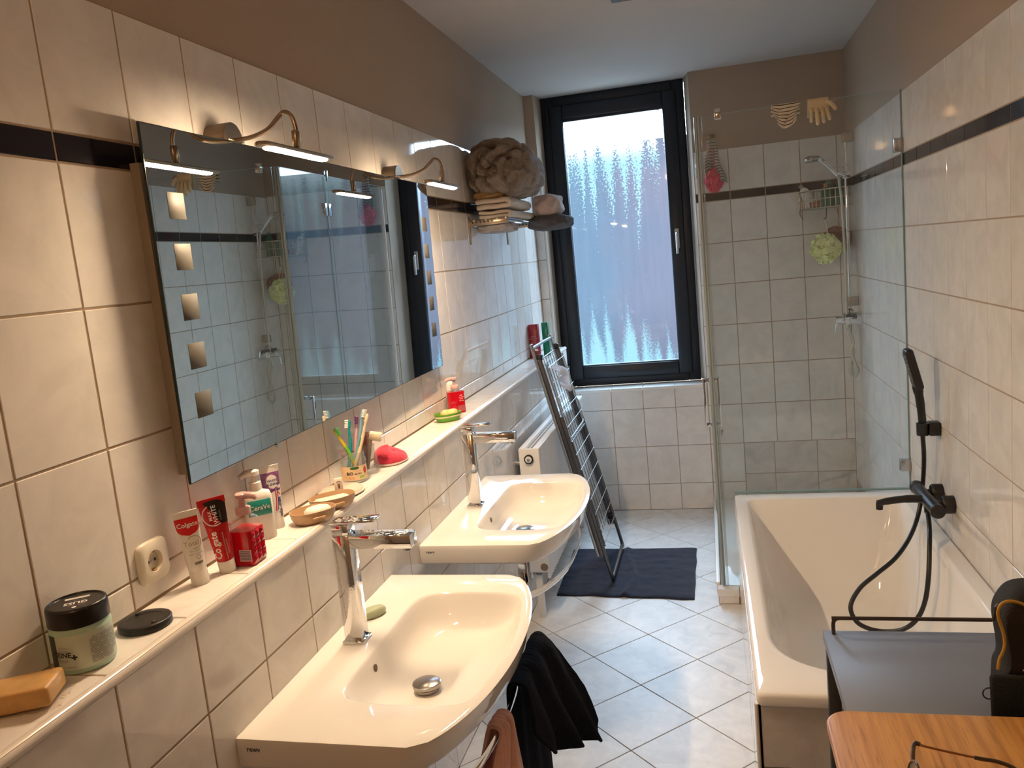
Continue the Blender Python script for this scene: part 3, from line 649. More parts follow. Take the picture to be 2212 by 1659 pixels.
SQM = mat('frosted_square', (.075, .068, .053), .55)
for y, xs_ in ((1.150, .053), (2.652, .051)):
    for z in (1.848, 1.749, 1.650, 1.5525, 1.4535): MB().bbox((-.0003, y-xs_/2, z-.0258), (.0006, y+xs_/2, z+.0258), .0002, 1, fn=MF).build('frosted_square', SQM, mir)
MB().tube([MF(-.003, 1.41, 1.304), MF(.004, 1.41, 1.304)], .006, 12).build('mirror_clip', CHROME, mir)

def lens_material():
    m = bpy.data.materials.new('led_lens'); m.use_nodes = True; nt = m.node_tree; nt.nodes.clear()
    e = nt.nodes.new('ShaderNodeEmission'); o = nt.nodes.new('ShaderNodeOutputMaterial'); e.inputs[0].default_value = LAMP_COL+(1,); e.inputs[1].default_value = LAMP_POWER
    nt.links.new(e.outputs[0], o.inputs[0]); return m
LENS = lens_material()
def mirror_lamp(y0, label):
    t = thing('mirror_lamp', label, 'lamp', (.03, y0, 1.998), 'swan neck mirror lamps')
    # half drum standing on a clamp plate over the mirror top
    b = MB(); Z = 2.0005; prof = [(y0-.043, Z), (y0+.043, Z)]+[(y0+.038*cos(R(a)), Z+.004+.036*sin(R(a))) for a in range(0, 181, 12)]
    b.poly(prof, 0, .001, .052); b.build('driver_drum', BRASSY, t)
    b = MB(); b.bbox((.030, y0-.026, 1.9990), (.056, y0+.026, 2.0045), .002); b.build('clamp', BRASSY, t)
    arm = spline([(.050, y0, 2.002), (.075, y0, 2.0015), (.103, y0, 2.004), (.138, y0, 2.014), (.160, y0, 2.031), (.178, y0, 2.044), (.191, y0, 2.042), (.200, y0, 2.030), (.2045, y0, 2.008), (.203, y0, 1.990)], 7)
    MB().tube(arm, .0050, 12).build('swan_neck', BRASSY, t)
    jt = MB().tube([(.2028, y0, 2.004), (.2028, y0, 2.001), (.2015, y0, 1.970), (.2015, y0, 1.967)], [.007, .0088, .0088, .0065], 14).build('joint', BRASSY, t)
    MB().tube([(.2015, y0, 1.968), (.201, y0, 1.961)], .0035, 10).build('swivel_pin', CHROME, jt)
    hx, hz, hl, hw = .201, 1.9565, .160, .0165
    def slot(w, l, z): return [(hx+w*cos(a), y0+(l-w)*(1 if sin(a) >= 0 else -1)+w*sin(a), z) for a in [2*pi*k/36+.001 for k in range(36)]]
    hd_ = MB().loft([slot(hw-.002, hl-.002, hz-.002), slot(hw, hl, hz), slot(hw, hl, hz+.004), slot(hw-.003, hl-.003, hz+.0065)]).build('lamp_head', BRASSY, t)
    MB().loft([slot(.0128, .1320, hz-.0018), slot(.0124, .1318, hz-.0036), slot(.0108, .1305, hz-.0056), slot(.0060, .127, hz-.0068), slot(.002, .124, hz-.0071)]).build('led_lens', LENS, hd_)
    return t
mirror_lamp(1.392, 'lit swan neck mirror lamp over the front washbasin')
mirror_lamp(2.408, 'lit swan neck mirror lamp over the far end of the mirror')

# ================================================================== WALL SOCKET
so = thing('wall_socket', 'cream round-hole power socket on the tiled wall above the ledge', 'socket', (.0, .978, 1.186))
SOC = mat('cream_plastic', (.74, .69, .58), .25)
pts = [(.978+.041*math.copysign(abs(cos(a))**.42, cos(a)), 1.186+.041*math.copysign(abs(sin(a))**.42, sin(a))) for a in [2*pi*k/48 for k in range(48)]]
def sq(s, x): return [(x, .978+(p[0]-.978)*s, 1.186+(p[1]-1.186)*s) for p in pts]
def ci(r, x): return [(x, .978+r*cos(2*pi*k/48), 1.186+r*sin(2*pi*k/48)) for k in range(48)]
MB().loft([sq(.97, .0005), sq(1.0, .003), sq(.985, .008), sq(.93, .0105), ci(.0225, .0115), ci(.0205, .0115), ci(.0195, .009), ci(.0195, .0015)], True, True).build('cover_plate', SOC, so)
b = MB(); b.tube([(.0016, .978, 1.186), (.0022, .978, 1.186)], .0192, 24); b.build('socket_well', mat('cream_well', (.60, .55, .44), .35), so)
for dy in (-.0095, .0095): MB().tube([(.002, .978+dy, 1.186), (.0032, .978+dy, 1.186)], .0030, 10).build('contact_hole', BPLAST, so)
for dz in (-.0175, .0175): MB().bbox((.002, .974, 1.186+dz-.002), (.0095, .982, 1.186+dz+.002), .0006, 1).build('earth_clip', mat('brass_clip', (.45, .28, .16), .3, .9), so)
MB().tube([(.002, .978, 1.186), (.0036, .978, 1.186)], .0022, 8).build('centre_screw', STEEL, so)

# ================================================================== RADIATOR
ra = thing('radiator', 'white steel panel radiator under the ledge behind the drying rack', 'radiator', (.22, 3.9, .2))
r0, r1, ry0, ry1, rz0, rz1 = .160, .256, 3.25, 4.60, .205, .830
MB().bbox((r0, ry0, rz0+.03), (r1, ry0+.006, rz1), .003).build('side_cover', WHITE, ra); MB().bbox((r0, ry1-.006, rz0+.03), (r1, ry1, rz1), .003).build('side_cover', WHITE, ra)
b = MB(); nrib = 40
prof = []
for i in range(nrib*4+1):
    y = ry0+.006+(ry1-ry0-.012)*i/(nrib*4); prof.append((r1-.004+(.004 if (i % 4) in (1, 2) else 0.0), y))
b.poly(prof+[(r1-.012, ry1-.006), (r1-.012, ry0+.006)], 2, rz0, rz1-.012); b.build('front_panel', WHITE, ra)
MB().box((r0+.004, ry0+.006, rz0), (r0+.012, ry1-.006, rz1-.012)).build('rear_panel', WHITE, ra)
tg = MB(); tg.bbox((r0, ry0+.003, rz1-.014), (r0+.030, ry1-.003, rz1+.001), .003); tg.bbox((r1-.030, ry0+.003, rz1-.014), (r1, ry1-.003, rz1+.001), .003); tg.bbox((r0+.029, ry0+.003, rz1-.010), (r1-.029, ry1-.003, rz1-.004), .001); tgo = tg.build('top_grille', WHITE, ra)
b = MB()
for k in range(66):
    y = ry0+.03+k*.0198
    for x in (r0+.035, r0+.051): b.box((x, y, rz1-.0042), (x+.010, y+.012, rz1-.0036))
stuff(b.build('grille_slots', mat('slot_dark', (.12, .10, .09), .8), tgo))
vk = MB().tube([(.207, ry0-.001, .782), (.207, ry0-.010, .782)], .0215, 20).build('thermostat_collar', BPLAST, ra)
MB().tube([(.207, ry0-.008, .782), (.207, ry0-.013, .782)], .0155, 18).build('thermostat_seat', WHITE, vk); MB().tube([(.207, ry0-.012, .782), (.207, ry0-.020, .782)], .006, 12).build('valve_pin', STEEL, vk)
b = MB(); b.tube([(LEDGE_X, 3.30, .752), (r0+.004, 3.30, .752)], .011, 12); b.tube([(LEDGE_X, 3.30, .752), (LEDGE_X+.006, 3.30, .752)], .018, 16); b.build('wall_bracket', STEEL, ra)
MB().tube([(.232, ry0+.0005, .262), (.232, ry0-.004, .262)], .018, 18).build('blind_plug', mat('plug_brass', (.35, .27, .2), .35, .7), ra)
MB().bbox((r0+.02, ry0+.02, .0), (r0+.05, ry0+.05, rz0+.01), .002).build('foot', WHITE, ra); MB().bbox((r0+.02, ry1-.05, .0), (r0+.05, ry1-.02, rz0+.01), .002).build('foot', WHITE, ra)

# ================================================================== DRYING RACK
rk = thing('drying_rack', 'folded grey metal drying rack leaning on the radiator', 'drying rack', (.461, 3.9, 0))
RYA, RYB = 3.657, 4.152
def RP(s, y, off=0.0):      # point in the leaning plane; off pushes it out into the room
    n = Vector((1.235, 0, .274)).normalized(); return Vector((.468-.274*s, y, .038+1.210*s)) + n*off
def ya_(t): return RYA+(RYB-RYA)*t
def uframe(s_far, s_turn, off, ins, r, m, name, parent):
    d = .014 if s_turn > s_far else -.014; a_, e_ = RYA+ins, RYB-ins
    pts = [RP(s_far, a_, off), RP((s_far+s_turn)/2, a_, off), RP(s_turn-d*1.6, a_, off), RP(s_turn-d*.3, a_+.012, off), RP(s_turn, a_+.04, off), RP(s_turn, e_-.04, off), RP(s_turn-d*.3, e_-.012, off), RP(s_turn-d*1.6, e_, off), RP((s_far+s_turn)/2, e_, off), RP(s_far, e_, off)]
    return MB().tube(spline(pts, 7), r, 10).build(name, m, parent)
uframe(.70, -.004, .020, .0, .0095, GUN, 'leg_frame', rk)
uframe(.10, 1.0, -.016, .0, .0085, mat('steel_tube', (.42, .42, .43), .25, 1.0), 'main_frame', rk)
for y in (RYA, RYB): MB().tube([RP(.10, y, .003), RP(.945, y, .003)], .013, 10, flat=(1.0, .42) if y == RYA else (1.0, .42)).build('side_rail', GUN, rk)
WIRE = mat('rack_wire', (.66, .67, .69), .22, 1.0); DWIRE = mat('dark_rack_wire', (.14, .14, .15), .35, 1.0)
for i in range(7):
    t = .12+.76*i/6; MB().tube([RP(.13, ya_(t), -.018), RP(.955, ya_(t), -.018)], .0017, 6).build('drying_wire', DWIRE, rk)
# folded wings: a small U frame with its own short wires, facing the room
for k, (s0, s1) in enumerate(((.60, .92), (.585, .13))):
    wf_ = uframe(s1, s0, .026, .024, .0058, WIRE if k == 0 else GUN, 'wing_frame', rk)
    nW = 5 if k == 0 else 7
    for i in range(nW):
        s = s0+(s1-s0)*(i+.8)/nW; MB().tube([RP(s, RYA+.004, .033), RP(s, RYB-.004, .033)], .0019, 6).build('wing_wire', WIRE, wf_)
for s, y in ((.955, RYA+.014), (.955, RYB-.012), (.14, RYA+.012), (.14, RYB-.012)):
    c = RP(s, y, .004); MB().bbox((c.x-.014, c.y-.013, c.z-.017), (c.x+.014, c.y+.013, c.z+.017), .006).build('hinge_clip', BPLAST, rk)
MB().tube([RP(.945, RYA, -.004), RP(.945, RYB, -.004)], .004, 8).build('cross_bar', WIRE, rk)

def cloth(name, fn, nu, nv, m, th=.006, parent=None, sub=1):
    o = MB().grid(fn, nu, nv).build(name, m, parent, fix=False); solidify(o, th, 0.0)
    if sub: subsurf(o, sub)
    return o
WCL = mat('white_cloth', (.66, .65, .70), .9, bump=.2, bscale=300)
def f(u, v):      # small garment slung over two wires
    s = .90-.125*v; y = RYA+.10+.24*u+.10*v
    w = (1-.55*abs(v-.45)*2*(.5+.5*sin(u*3.1)))
    y = RYA+.22+(u-.5)*.22*max(.35, w)+.12*(v-.3)
    off = .040+.016*sin(v*7+u*5)+.010*nz((u*3, v*3, 2))-(.018 if v < .12 else 0)
    return RP(s-.015*sin(u*pi), y, off)
o = cloth('underwear', f, 18, 18, WCL, .004); tag(o, 'small white garment hung over the upper wires of the drying rack', 'laundry')

# ================================================================== BATH MAT (towel folded on the floor)
NAVY = mat('navy_terry', (.030, .036, .062), .97, spec=.1, bump=.5, bscale=420, sheen=.15, var=.35, scale=30)
P00, P10, P11, P01 = (.216, 3.520), (.900, 3.478), (.903, 4.165), (.205, 4.155)
def f(u, v):
    x = (P00[0]*(1-u)+P10[0]*u)*(1-v)+(P01[0]*(1-u)+P11[0]*u)*v; y = (P00[1]*(1-u)+P10[1]*u)*(1-v)+(P01[1]*(1-u)+P11[1]*u)*v
    ridge = .016*math.exp(-((u-.50-.05*sin(v*5))/.022)**2)*(1-.3*v)
    z = .013+ridge+.0035*fbm((u*4, v*9, .3), 1.6)+.0012*sin(v*34+u*5+5*nz((u*3, v*3, 0)))*(.5+nz((u*4, v*2, 8)))
    e = min(u, 1-u, v, 1-v); x += .006*nz((u*5, v*5, 1)); y += .008*nz((u*6, v*3, 4))*(1 if e < .02 else .3)
    return (x, y, z*min(1, .55+e*20))
o = MB().grid(f, 70, 50).build('bath_mat', NAVY, None, fix=False); solidify(o, .010, -1.0); subsurf(o, 1)
tag(o, 'dark navy towel spread as a mat on the floor below the window', 'towel')

# ================================================================== TOWELS ON BASIN RAIL
def fold_fn(cx, cy, ztop, zbot, w0, w1, along, amp, nf, seed, lean=(0, 0), thick=.05):
    def f(u, v):
        a = (u-.5); w = w0+(w1-w0)*v**.8; z = ztop+(zbot-ztop)*v
        wav = amp*(.35+v)*sin(a*nf*2*pi+seed+1.5*nz((u*2, v*1.5, seed)))
        px = cx+along[0]*a*w - along[1]*wav + lean[0]*v+.015*fbm((u*3, v*3, seed), 1.2)*v
        py = cy+along[1]*a*w + along[0]*wav + lean[1]*v+.015*fbm((u*3+9, v*3, seed), 1.2)*v
        return (px, py, z+.015*nz((u*4, 0, seed))*v)
    return f
BLACKT = mat('black_terry', (.010, .012, .018), 1.0, spec=.05, bump=1.0, bscale=300, sheen=.03)
PINKT = mat('dusty_pink_cotton', (.72, .41, .33), .97, spec=.1, bump=.3, bscale=380, sheen=.2, var=.1, scale=20)
def drape(name, m, pc, dirv, w0, w1, zt, zb_out, zb_in, out, amp, nf, seed, label, flare, drift=0.0, hem=0.0, gather=1.0):
    """towel over the rail: one side hangs outside, the other inside; pc is the rail point, dirv along the rail, out the outward normal"""
    d = Vector(dirv).normalized(); n = Vector((d.y, -d.x, 0)) * out
    def f(u, v):
        # v 0..1 runs from the inner hem up over the rail and down to the outer hem
        a = u-.5
        rnd_ = .055*max(0, abs(a)-.30)**2/.04      # rounded lower corners
        if v < .38: t = 1-v/.38; side = -1; z = zt-(zt-zb_in)*t
        elif v > .46: t = (v-.46)/.54; side = 1; z = zt-(zt-zb_out-hem*(.5-u)-rnd_)*t
        else: q = (v-.38)/.08*pi; t = 0; side = -cos(q); z = zt+.015*sin(q)
        w = w0+(w1-w0)*min(1, t*1.1)**gather
        ph = a*nf*2*pi+seed+2.4*nz((u*2, t*.8, seed))
        wave = amp*(.35+.8*t)*(.5+.5*sin(ph))+amp*.5*t*nz((u*6, t*1.5, seed+5))
        off = side*(.016+wave*(1 if side > 0 else .4))+flare*t**.75*(1 if side > 0 else .1)*(.15+1.15*u)
        p = Vector((pc[0], pc[1], 0))+d*(a*w+drift*t+.035*t*nz((u*1.5, t*2, seed+3)))+n*off
        return (p.x, p.y, z-.03*(u-.3)*t+.016*nz((u*5, 3, seed))*t+.004*nz((u*22, t*12, 1)))
    o = MB().grid(f, 60, 60).build(name, m, None, fix=False); solidify(o, .009, 0); subsurf(o, 1)
    return tag(o, label, 'towel')
drape('hand_towel', BLACKT, (.560, 1.560, 0), (.0, 1, 0), .27, .34, .690, .455, .15, 1, .034, 2.6, 2.2, 'thick black hand towel hanging from the chrome rail under the front washbasin', .085, .03, .13, .6)
drape('hand_towel', PINKT, (.545, 1.318, 0), (.08, 1, 0), .07, .36, .668, .36, .40, 1, .028, 2.0, 4.0, 'dusty pink hand towel hanging from the chrome rail under the front washbasin', .015, -.165)

# ================================================================== TOWEL SHELF
sf = thing('towel_shelf', 'metal bracket wall shelf holding stacked towels beside the window', 'shelf', (0, 3.7, 1.87))
PERF = mat('perforated_steel', (.55, .46, .36), .3, .9)
for y in (3.372, 4.105):
    b = MB(); b.bbox((.004, y-.0015, 1.857), (.187, y+.0015, 1.886), .0012, 1); arm = b.build('arm', PERF, sf)
    for k in range(6): MB().tube([(.02+k*.0185, y-.0016, 1.873), (.02+k*.0185, y-.0022, 1.873)], .0042, 12).build('hole', mat('hole_dark', (.06, .045, .035), .6), arm)
    MB().bbox((.0015, y-.009, 1.775), (.005, y+.009, 1.90), .001, 1).build('wall_strip', PERF, sf)
for x in (.03, .085, .14, .18): MB().tube([(x, 3.36, 1.881), (x, 4.12, 1.881)], .0045, 8).build('rod', STEEL, sf)
TAUPE = mat('taupe_terry', (.25, .195, .155), .97, spec=.1, bump=.6, bscale=260, sheen=.25, var=.2, scale=25)
CREAM = mat('cream_cotton', (.66, .58, .50), .97, spec=.1, bump=.35, bscale=300, sheen=.2)
PALEP = mat('pale_pink_cotton', (.60, .50, .48), .97, spec=.1, bump=.35, bscale=300, sheen=.2)
GREYT = mat('slate_terry', (.10, .10, .115), .97, spec=.1, bump=.5, bscale=300, sheen=.1)
LGREY = mat('light_grey_cotton', (.42, .40, .41), .97, spec=.1, bump=.3, bscale=300)
OCHRE = mat('ochre_cotton', (.42, .27, .13), .92, bump=.3, bscale=300)
# big crumpled roll: swirling folds on its near end
def blob(c, ax, ex, folds, seed, nu=96, nv=64):
    def f(u, v):
        th = 2*pi*u; ph = pi*v   # ph=0 is the near end
        s_ = sin(ph); d = Vector((s_*cos(th), -cos(ph), s_*sin(th)))
        p = Vector([math.copysign(abs(d[i])**ex, d[i]) for i in range(3)])
        r = 1+folds(th, ph, d)
        return (c[0]+ax[0]*p.x*r, c[1]+ax[1]*p.y*r, c[2]+ax[2]*p.z*r)
    return MB().grid(f, nu, nv, wrapu=True)
def crease(n, k=3.4): return min(1.0, abs(n)*k)**.55     # narrow valleys between plump folds
def folds(th, ph, d):
    near = max(0.0, -d.y)**.7; q = Vector((d.x*1.3, d.y*.45, d.z*1.3))+Vector((.5*nz((d.x*1.2, d.y, d.z*1.2)), 0, .5*nz((d.z*1.2+4, d.y, d.x*1.2))))
    c1 = crease(noise.noise(q*1.9+Vector((3, 1, 7)))); c2 = crease(noise.noise(q*3.7+Vector((1, 9, 2))), 3.0)
    rr = sqrt(d.x**2+d.z**2)
    sw = crease(sin(1.5*th+8.5*rr+2.0*nz((d.x*2.2, 2, d.z*2.2))), 1.6)
    return -.20+.15*c1*(.45+.75*near)+.06*c2+.13*sw*near+.02*nz(d*7)-.10*max(0, d.x)*max(0, d.z)*1.6
o = blob((.152, 3.66, 2.110), (.168, .34, .150), .80, folds, 1).build('bath_towel', TAUPE, None); subsurf(o, 1); tag(o, 'big crumpled taupe bath towel on top of the towel shelf stack', 'towel', 'towels on the towel shelf')
o = blob((.10, 3.50, 1.992), (.085, .12, .035), .8, lambda th, ph, d: .12*nz((d.x*3, d.y*3, d.z*3+5)), 2, 40, 28).build('cloth', OCHRE, None); tag(o, 'ochre cloth tucked between the taupe and the cream towels', 'towel')
def folded(name, m, x0, x1, zs, y0, y1, th, label, seed=0, r=None, extra=0, swell=.01):
    """a towel folded over itself: the zigzag section faces the near end"""
    path = []
    for i, z in enumerate(zs):
        xs_ = [x0+(x1-x0)*k/10 for k in range(11)]
        if i % 2: xs_ = xs_[::-1]
        for x in xs_: path.append((x, z))
        if i < len(zs)-1:
            xe_ = xs_[-1]; zn = zs[i+1]; rr = abs(zn-z)/2; sgn = 1 if i % 2 == 0 else -1
            for k in range(1, 6): a = pi*k/6; path.append((xe_+sgn*rr*sin(a)*1.1, z+(zn-z)*(1-cos(a))/2))
    n = len(path)-1
    def f(u, v):
        k = u*n; i = min(int(k), n-1); t = k-i; x = path[i][0]*(1-t)+path[i+1][0]*t; z = path[i][1]*(1-t)+path[i+1][1]*t
        y = y0+(y1-y0)*v
        dz = swell*nz((x*14, y*5, seed))+.35*swell*nz((x*30+z*40, y*12, seed+3))
        return (x+.012*nz((z*30, y*4, seed+1)), y+.02*nz((x*9, z*20, seed)), z+dz+.010*sin(pi*(x-x0)/(x1-x0))*(1 if extra else 0))
    o = MB().grid(f, n*1, 26).build(name, m, None, fix=False); solidify(o, th, 0); subsurf(o, 1); return tag(o, label, 'towel', 'towels on the towel shelf')
folded('hand_towel', CREAM, .040, .180, (1.937, 1.962), 3.372, 3.86, .023, 'upper cream towel folded in the stack on the towel shelf', 1, swell=.008)
folded('hand_towel', CREAM, .050, .185, (1.893, 1.911), 3.368, 3.90, .016, 'lower cream towel folded just above the perforated shelf arm', 6, swell=.005)
o = blob((.265, 3.98, 1.947), (.075, .13, .062), .75, lambda th, ph, d: .14*nz((d.x*2.5, d.y*2.5, d.z*2.5+1)), 2, 48, 32).build('hand_towel', PALEP, None); subsurf(o, 1); tag(o, 'pale pink rolled towel at the window end of the towel shelf', 'towel', 'towels on the towel shelf')
o = blob((.27, 3.98, 1.862), (.115, .14, .040), .75, lambda th, ph, d: .16*nz((d.x*2.2, d.y*2.2, d.z*2.2+8)), 2, 48, 32).build('hand_towel', GREYT, None); subsurf(o, 1); tag(o, 'slate grey towel sagging off the window end of the towel shelf', 'towel', 'towels on the towel shelf')
o = blob((.10, 3.52, 1.846), (.088, .12, .026), .75, lambda th, ph, d: .20*nz((d.x*2.4, d.y*2.4, d.z*2.4+4)), 2, 48, 32).build('cloth', LGREY, None); subsurf(o, 1); tag(o, 'light grey cloth sagging through the rods below the towel shelf', 'towel')

# ================================================================== LEDGE THINGS
LZ = LEDGE_Z+.0006
INK = mat('ink_dark', (.03, .03, .03), .5); INKW = mat('ink_white', (.85, .82, .80), .45); INKG = mat('ink_gold', (.42, .34, .20), .45); INKGR = mat('ink_grey', (.30, .29, .27), .5)
INKR = mat('ink_red', (.62, .015, .015), .35); INKB = mat('ink_blue', (.03, .04, .18), .4); INKT = mat('ink_teal', (.01, .22, .19), .4)
# --- toothpaste tubes
class Tube:
    def __init__(s, name, label, base, yaw, lean, Hh, wtop, rb, cap, body_m, cap_m):
        s.Hh, s.w, s.rb, s.cap = Hh, wtop/2, rb, cap
        M = Matrix.Translation(Vector(base)) @ Matrix.Rotation(R(yaw), 4, 'Z') @ Matrix.Rotation(R(lean[0]), 4, 'Y') @ Matrix.Rotation(R(lean[1]), 4, 'X'); s.M = M
        s.t = thing(name, label, 'toothpaste', base, 'toothpaste tubes on the ledge')
        G = lambda x, y, z: M @ Vector((x, y, z)); s.G = G
        MB().lathe([(rb*.98, 0), (rb, .001), (rb, cap-.001), (rb*.97, cap)], 28, fn=G).build('cap', cap_m, s.t)
        loops = []
        for i in range(13):
            t = i/12; w, d = s.dims(t); loops.append([G(w*cos(a), d*sin(a), cap+t*(Hh-cap)) for a in [2*pi*k/36 for k in range(36)]])
        s.body = MB().loft(loops).build('tube_body', body_m, s.t)
        w, d = s.dims(1); b = MB(); b.box((-w, -d-.0004, Hh-.0125), (w, d+.0004, Hh+.001), fn=G); b.build('crimp', body_m, s.t)
    def dims(s, t): return s.rb*.99+(s.w-s.rb*.99)*t, max(.0011, s.rb*.99*(1-t)**.8)
    def front(s, x, z, off=.0004):
        """point on the printed face: x metres from the centre line, z metres above the foot"""
        t = min(1, max(0, (z-s.cap)/(s.Hh-s.cap))); w, d = s.dims(t); q = max(-.999, min(.999, x/w)); return s.G(w*q, -d*sqrt(1-q*q)-off, z)
    def patch(s, name, m, fx, z0, z1, nu=16, nv=10, off=.0003):
        """fx(v) -> (x0, x1) in -1..1 of half width"""
        def f(u, v):
            z = z0+(z1-z0)*v; t = min(1, max(0, (z-s.cap)/(s.Hh-s.cap))); w, d = s.dims(t); a, b_ = fx(v); a1 = asin(a)+(asin(b_)-asin(a))*u; return s.G(w*sin(a1), -d*cos(a1)-off, z)
        return MB().grid(f, nu, nv).build(name, m, s.t, fix=False)
    def text(s, body, size, x, z, m, vert=False, bold=.0, name='lettering', off=.0007):
        fn = (lambda a, b_: s.front(x-b_, z+a, off)) if vert else (lambda a, b_: s.front(x+a, z+b_, off))
        return label_text(body, size, fn, m, s.t, name, bold)
WT = mat('white_tube', (.80, .77, .74), .28); RT_ = mat('red_tube', (.42, .012, .014), .22); CAPW = mat('white_cap', (.78, .75, .71), .35)
A = Tube('toothpaste_tube', 'white toothpaste tube with red top standing nearest the wall socket', (.043, 1.056, LZ), 36, (-4, 2), .150, .046, .0172, .030, WT, CAPW)
A.patch('red_band', INKR, lambda v: (-.985*sqrt(max(.01, 1-(1-min(1, v/.42))**2)), .985*sqrt(max(.01, 1-(1-min(1, v/.42))**2))), .103, .138)
A.text('Colgate', .0125, 0, .124, INKW, bold=.0002); A.text('Total', .0135, .0, .086, INKG)
for i, (tx, w_) in enumerate((('PRO-GUM', .0042), ('HEALTH CARE', .004))): A.text(tx, w_, .004, .071-.006*i, INKGR)
ringpts = [(.006+.0125*cos(a), .088+.0125*sin(a)) for a in [R(-110+250*k/24) for k in range(25)]]
b = MB(); b.tube([A.front(x, z, .0002) for x, z in ringpts], .0008, 6); b.build('ring_mark', INKG, A.t)
b = MB(); b.tube([A.front(.008+.004*cos(2*pi*k/14), .058+.004*sin(2*pi*k/14), .0002) for k in range(15)], .0004, 5); b.build('seal_mark', INKGR, A.t)
A.patch('grey_bar', mat('bar_grey', (.22, .21, .17), .5), lambda v: (-.1, .75), .044, .049)
B = Tube('toothpaste_tube', 'red toothpaste tube with black panel leaning beside the red soap dispenser', (.064, 1.119, LZ), 36, (-5, 3), .158, .054, .0168, .026, RT_, CAPW)
B.patch('black_panel', mat('tube_black', (.02, .016, .015), .25), lambda v: (-.1+.55*(1-v)**2-.6*v*v, .99), .104, .155)
B.patch('red_panel', mat('tube_red_bright', (.55, .012, .014), .22), lambda v: (-.98, .05-.5*v), .030, .10)
b = MB(); b.tube([B.front(-.002+.0205*cos(a), .124+.021*sin(a), .0004) for a in [R(110+190*k/26) for k in range(27)]], .0010, 6); b.build('ring_mark', INKW, B.t)
B.text('MAX', .0095, -.008, .124, INKW, True, .0001); B.text('WHITE', .0125, .0015, .125, INKW, True, .0002); B.text('Colgate', .0185, -.0100, .062, INKW, True, .0004)
B.text('CHARCOAL', .004, .011, .122, INKGR, True); B.text('TOOTHPASTE WITH ACTIVATED CHARCOAL', .0028, .0065, .058, INKW, True); B.text('Dentifrice au charbon actif', .0028, .0105, .056, INKW, True)
Cc = Tube('toothpaste_tube', 'white and violet toothpaste tube behind the tan soap dish', (.026, 1.389, LZ), 40, (-2, 4), .152, .045, .0165, .025, WT, CAPW)
def vio(v): return (-.985, .985) if v > .45 else (-.985, -.985+(v/.45)**1.5*1.97+.001)
Cc.patch('violet_band', mat('tube_violet', (.33, .13, .33), .3, var=.45, scale=90), vio, .073, .137)
Cc.patch('white_drop', WT, lambda v: (-.62*sqrt(max(.001, 1-(2*v-1)**2))+.1, .62*sqrt(max(.001, 1-(2*v-1)**2))+.1), .098, .132, off=.0006)
Cc.text('WHITE', .0078, .003, .117, INKB, bold=.0002, off=.001); Cc.text('& SHINE', .0076, .003, .1085, INKB, bold=.0002, off=.001)
Cc.patch('violet_bar', mat('bar_violet', (.14, .04, .20), .4), lambda v: (-.3, .9), .092, .097, off=.0008)
Cc.text('odol-med', .0120, .0115, .052, INKB, True, .0004); Cc.text('3', .0150, .0105, .084, INKR, True, .0005)
for k, (col, dx) in enumerate(((INKB, .0), (INKW, -.0018), (INKR, -.0036))):
    b = MB(); b.tube([Cc.front(.004+dx+.006*sin((z-.045)*38), z, .0004) for z in [.045+.05*i/14 for i in range(15)]], .0011, 5); b.build('stripe_mark', col, Cc.t)
for i in range(7): Cc.text(('Zahncreme', 'fresh mint', 'white', 'enamel', 'care', 'fluorid', '75 ml')[i], .003, -.0075, .070-.0055*i, INKGR)

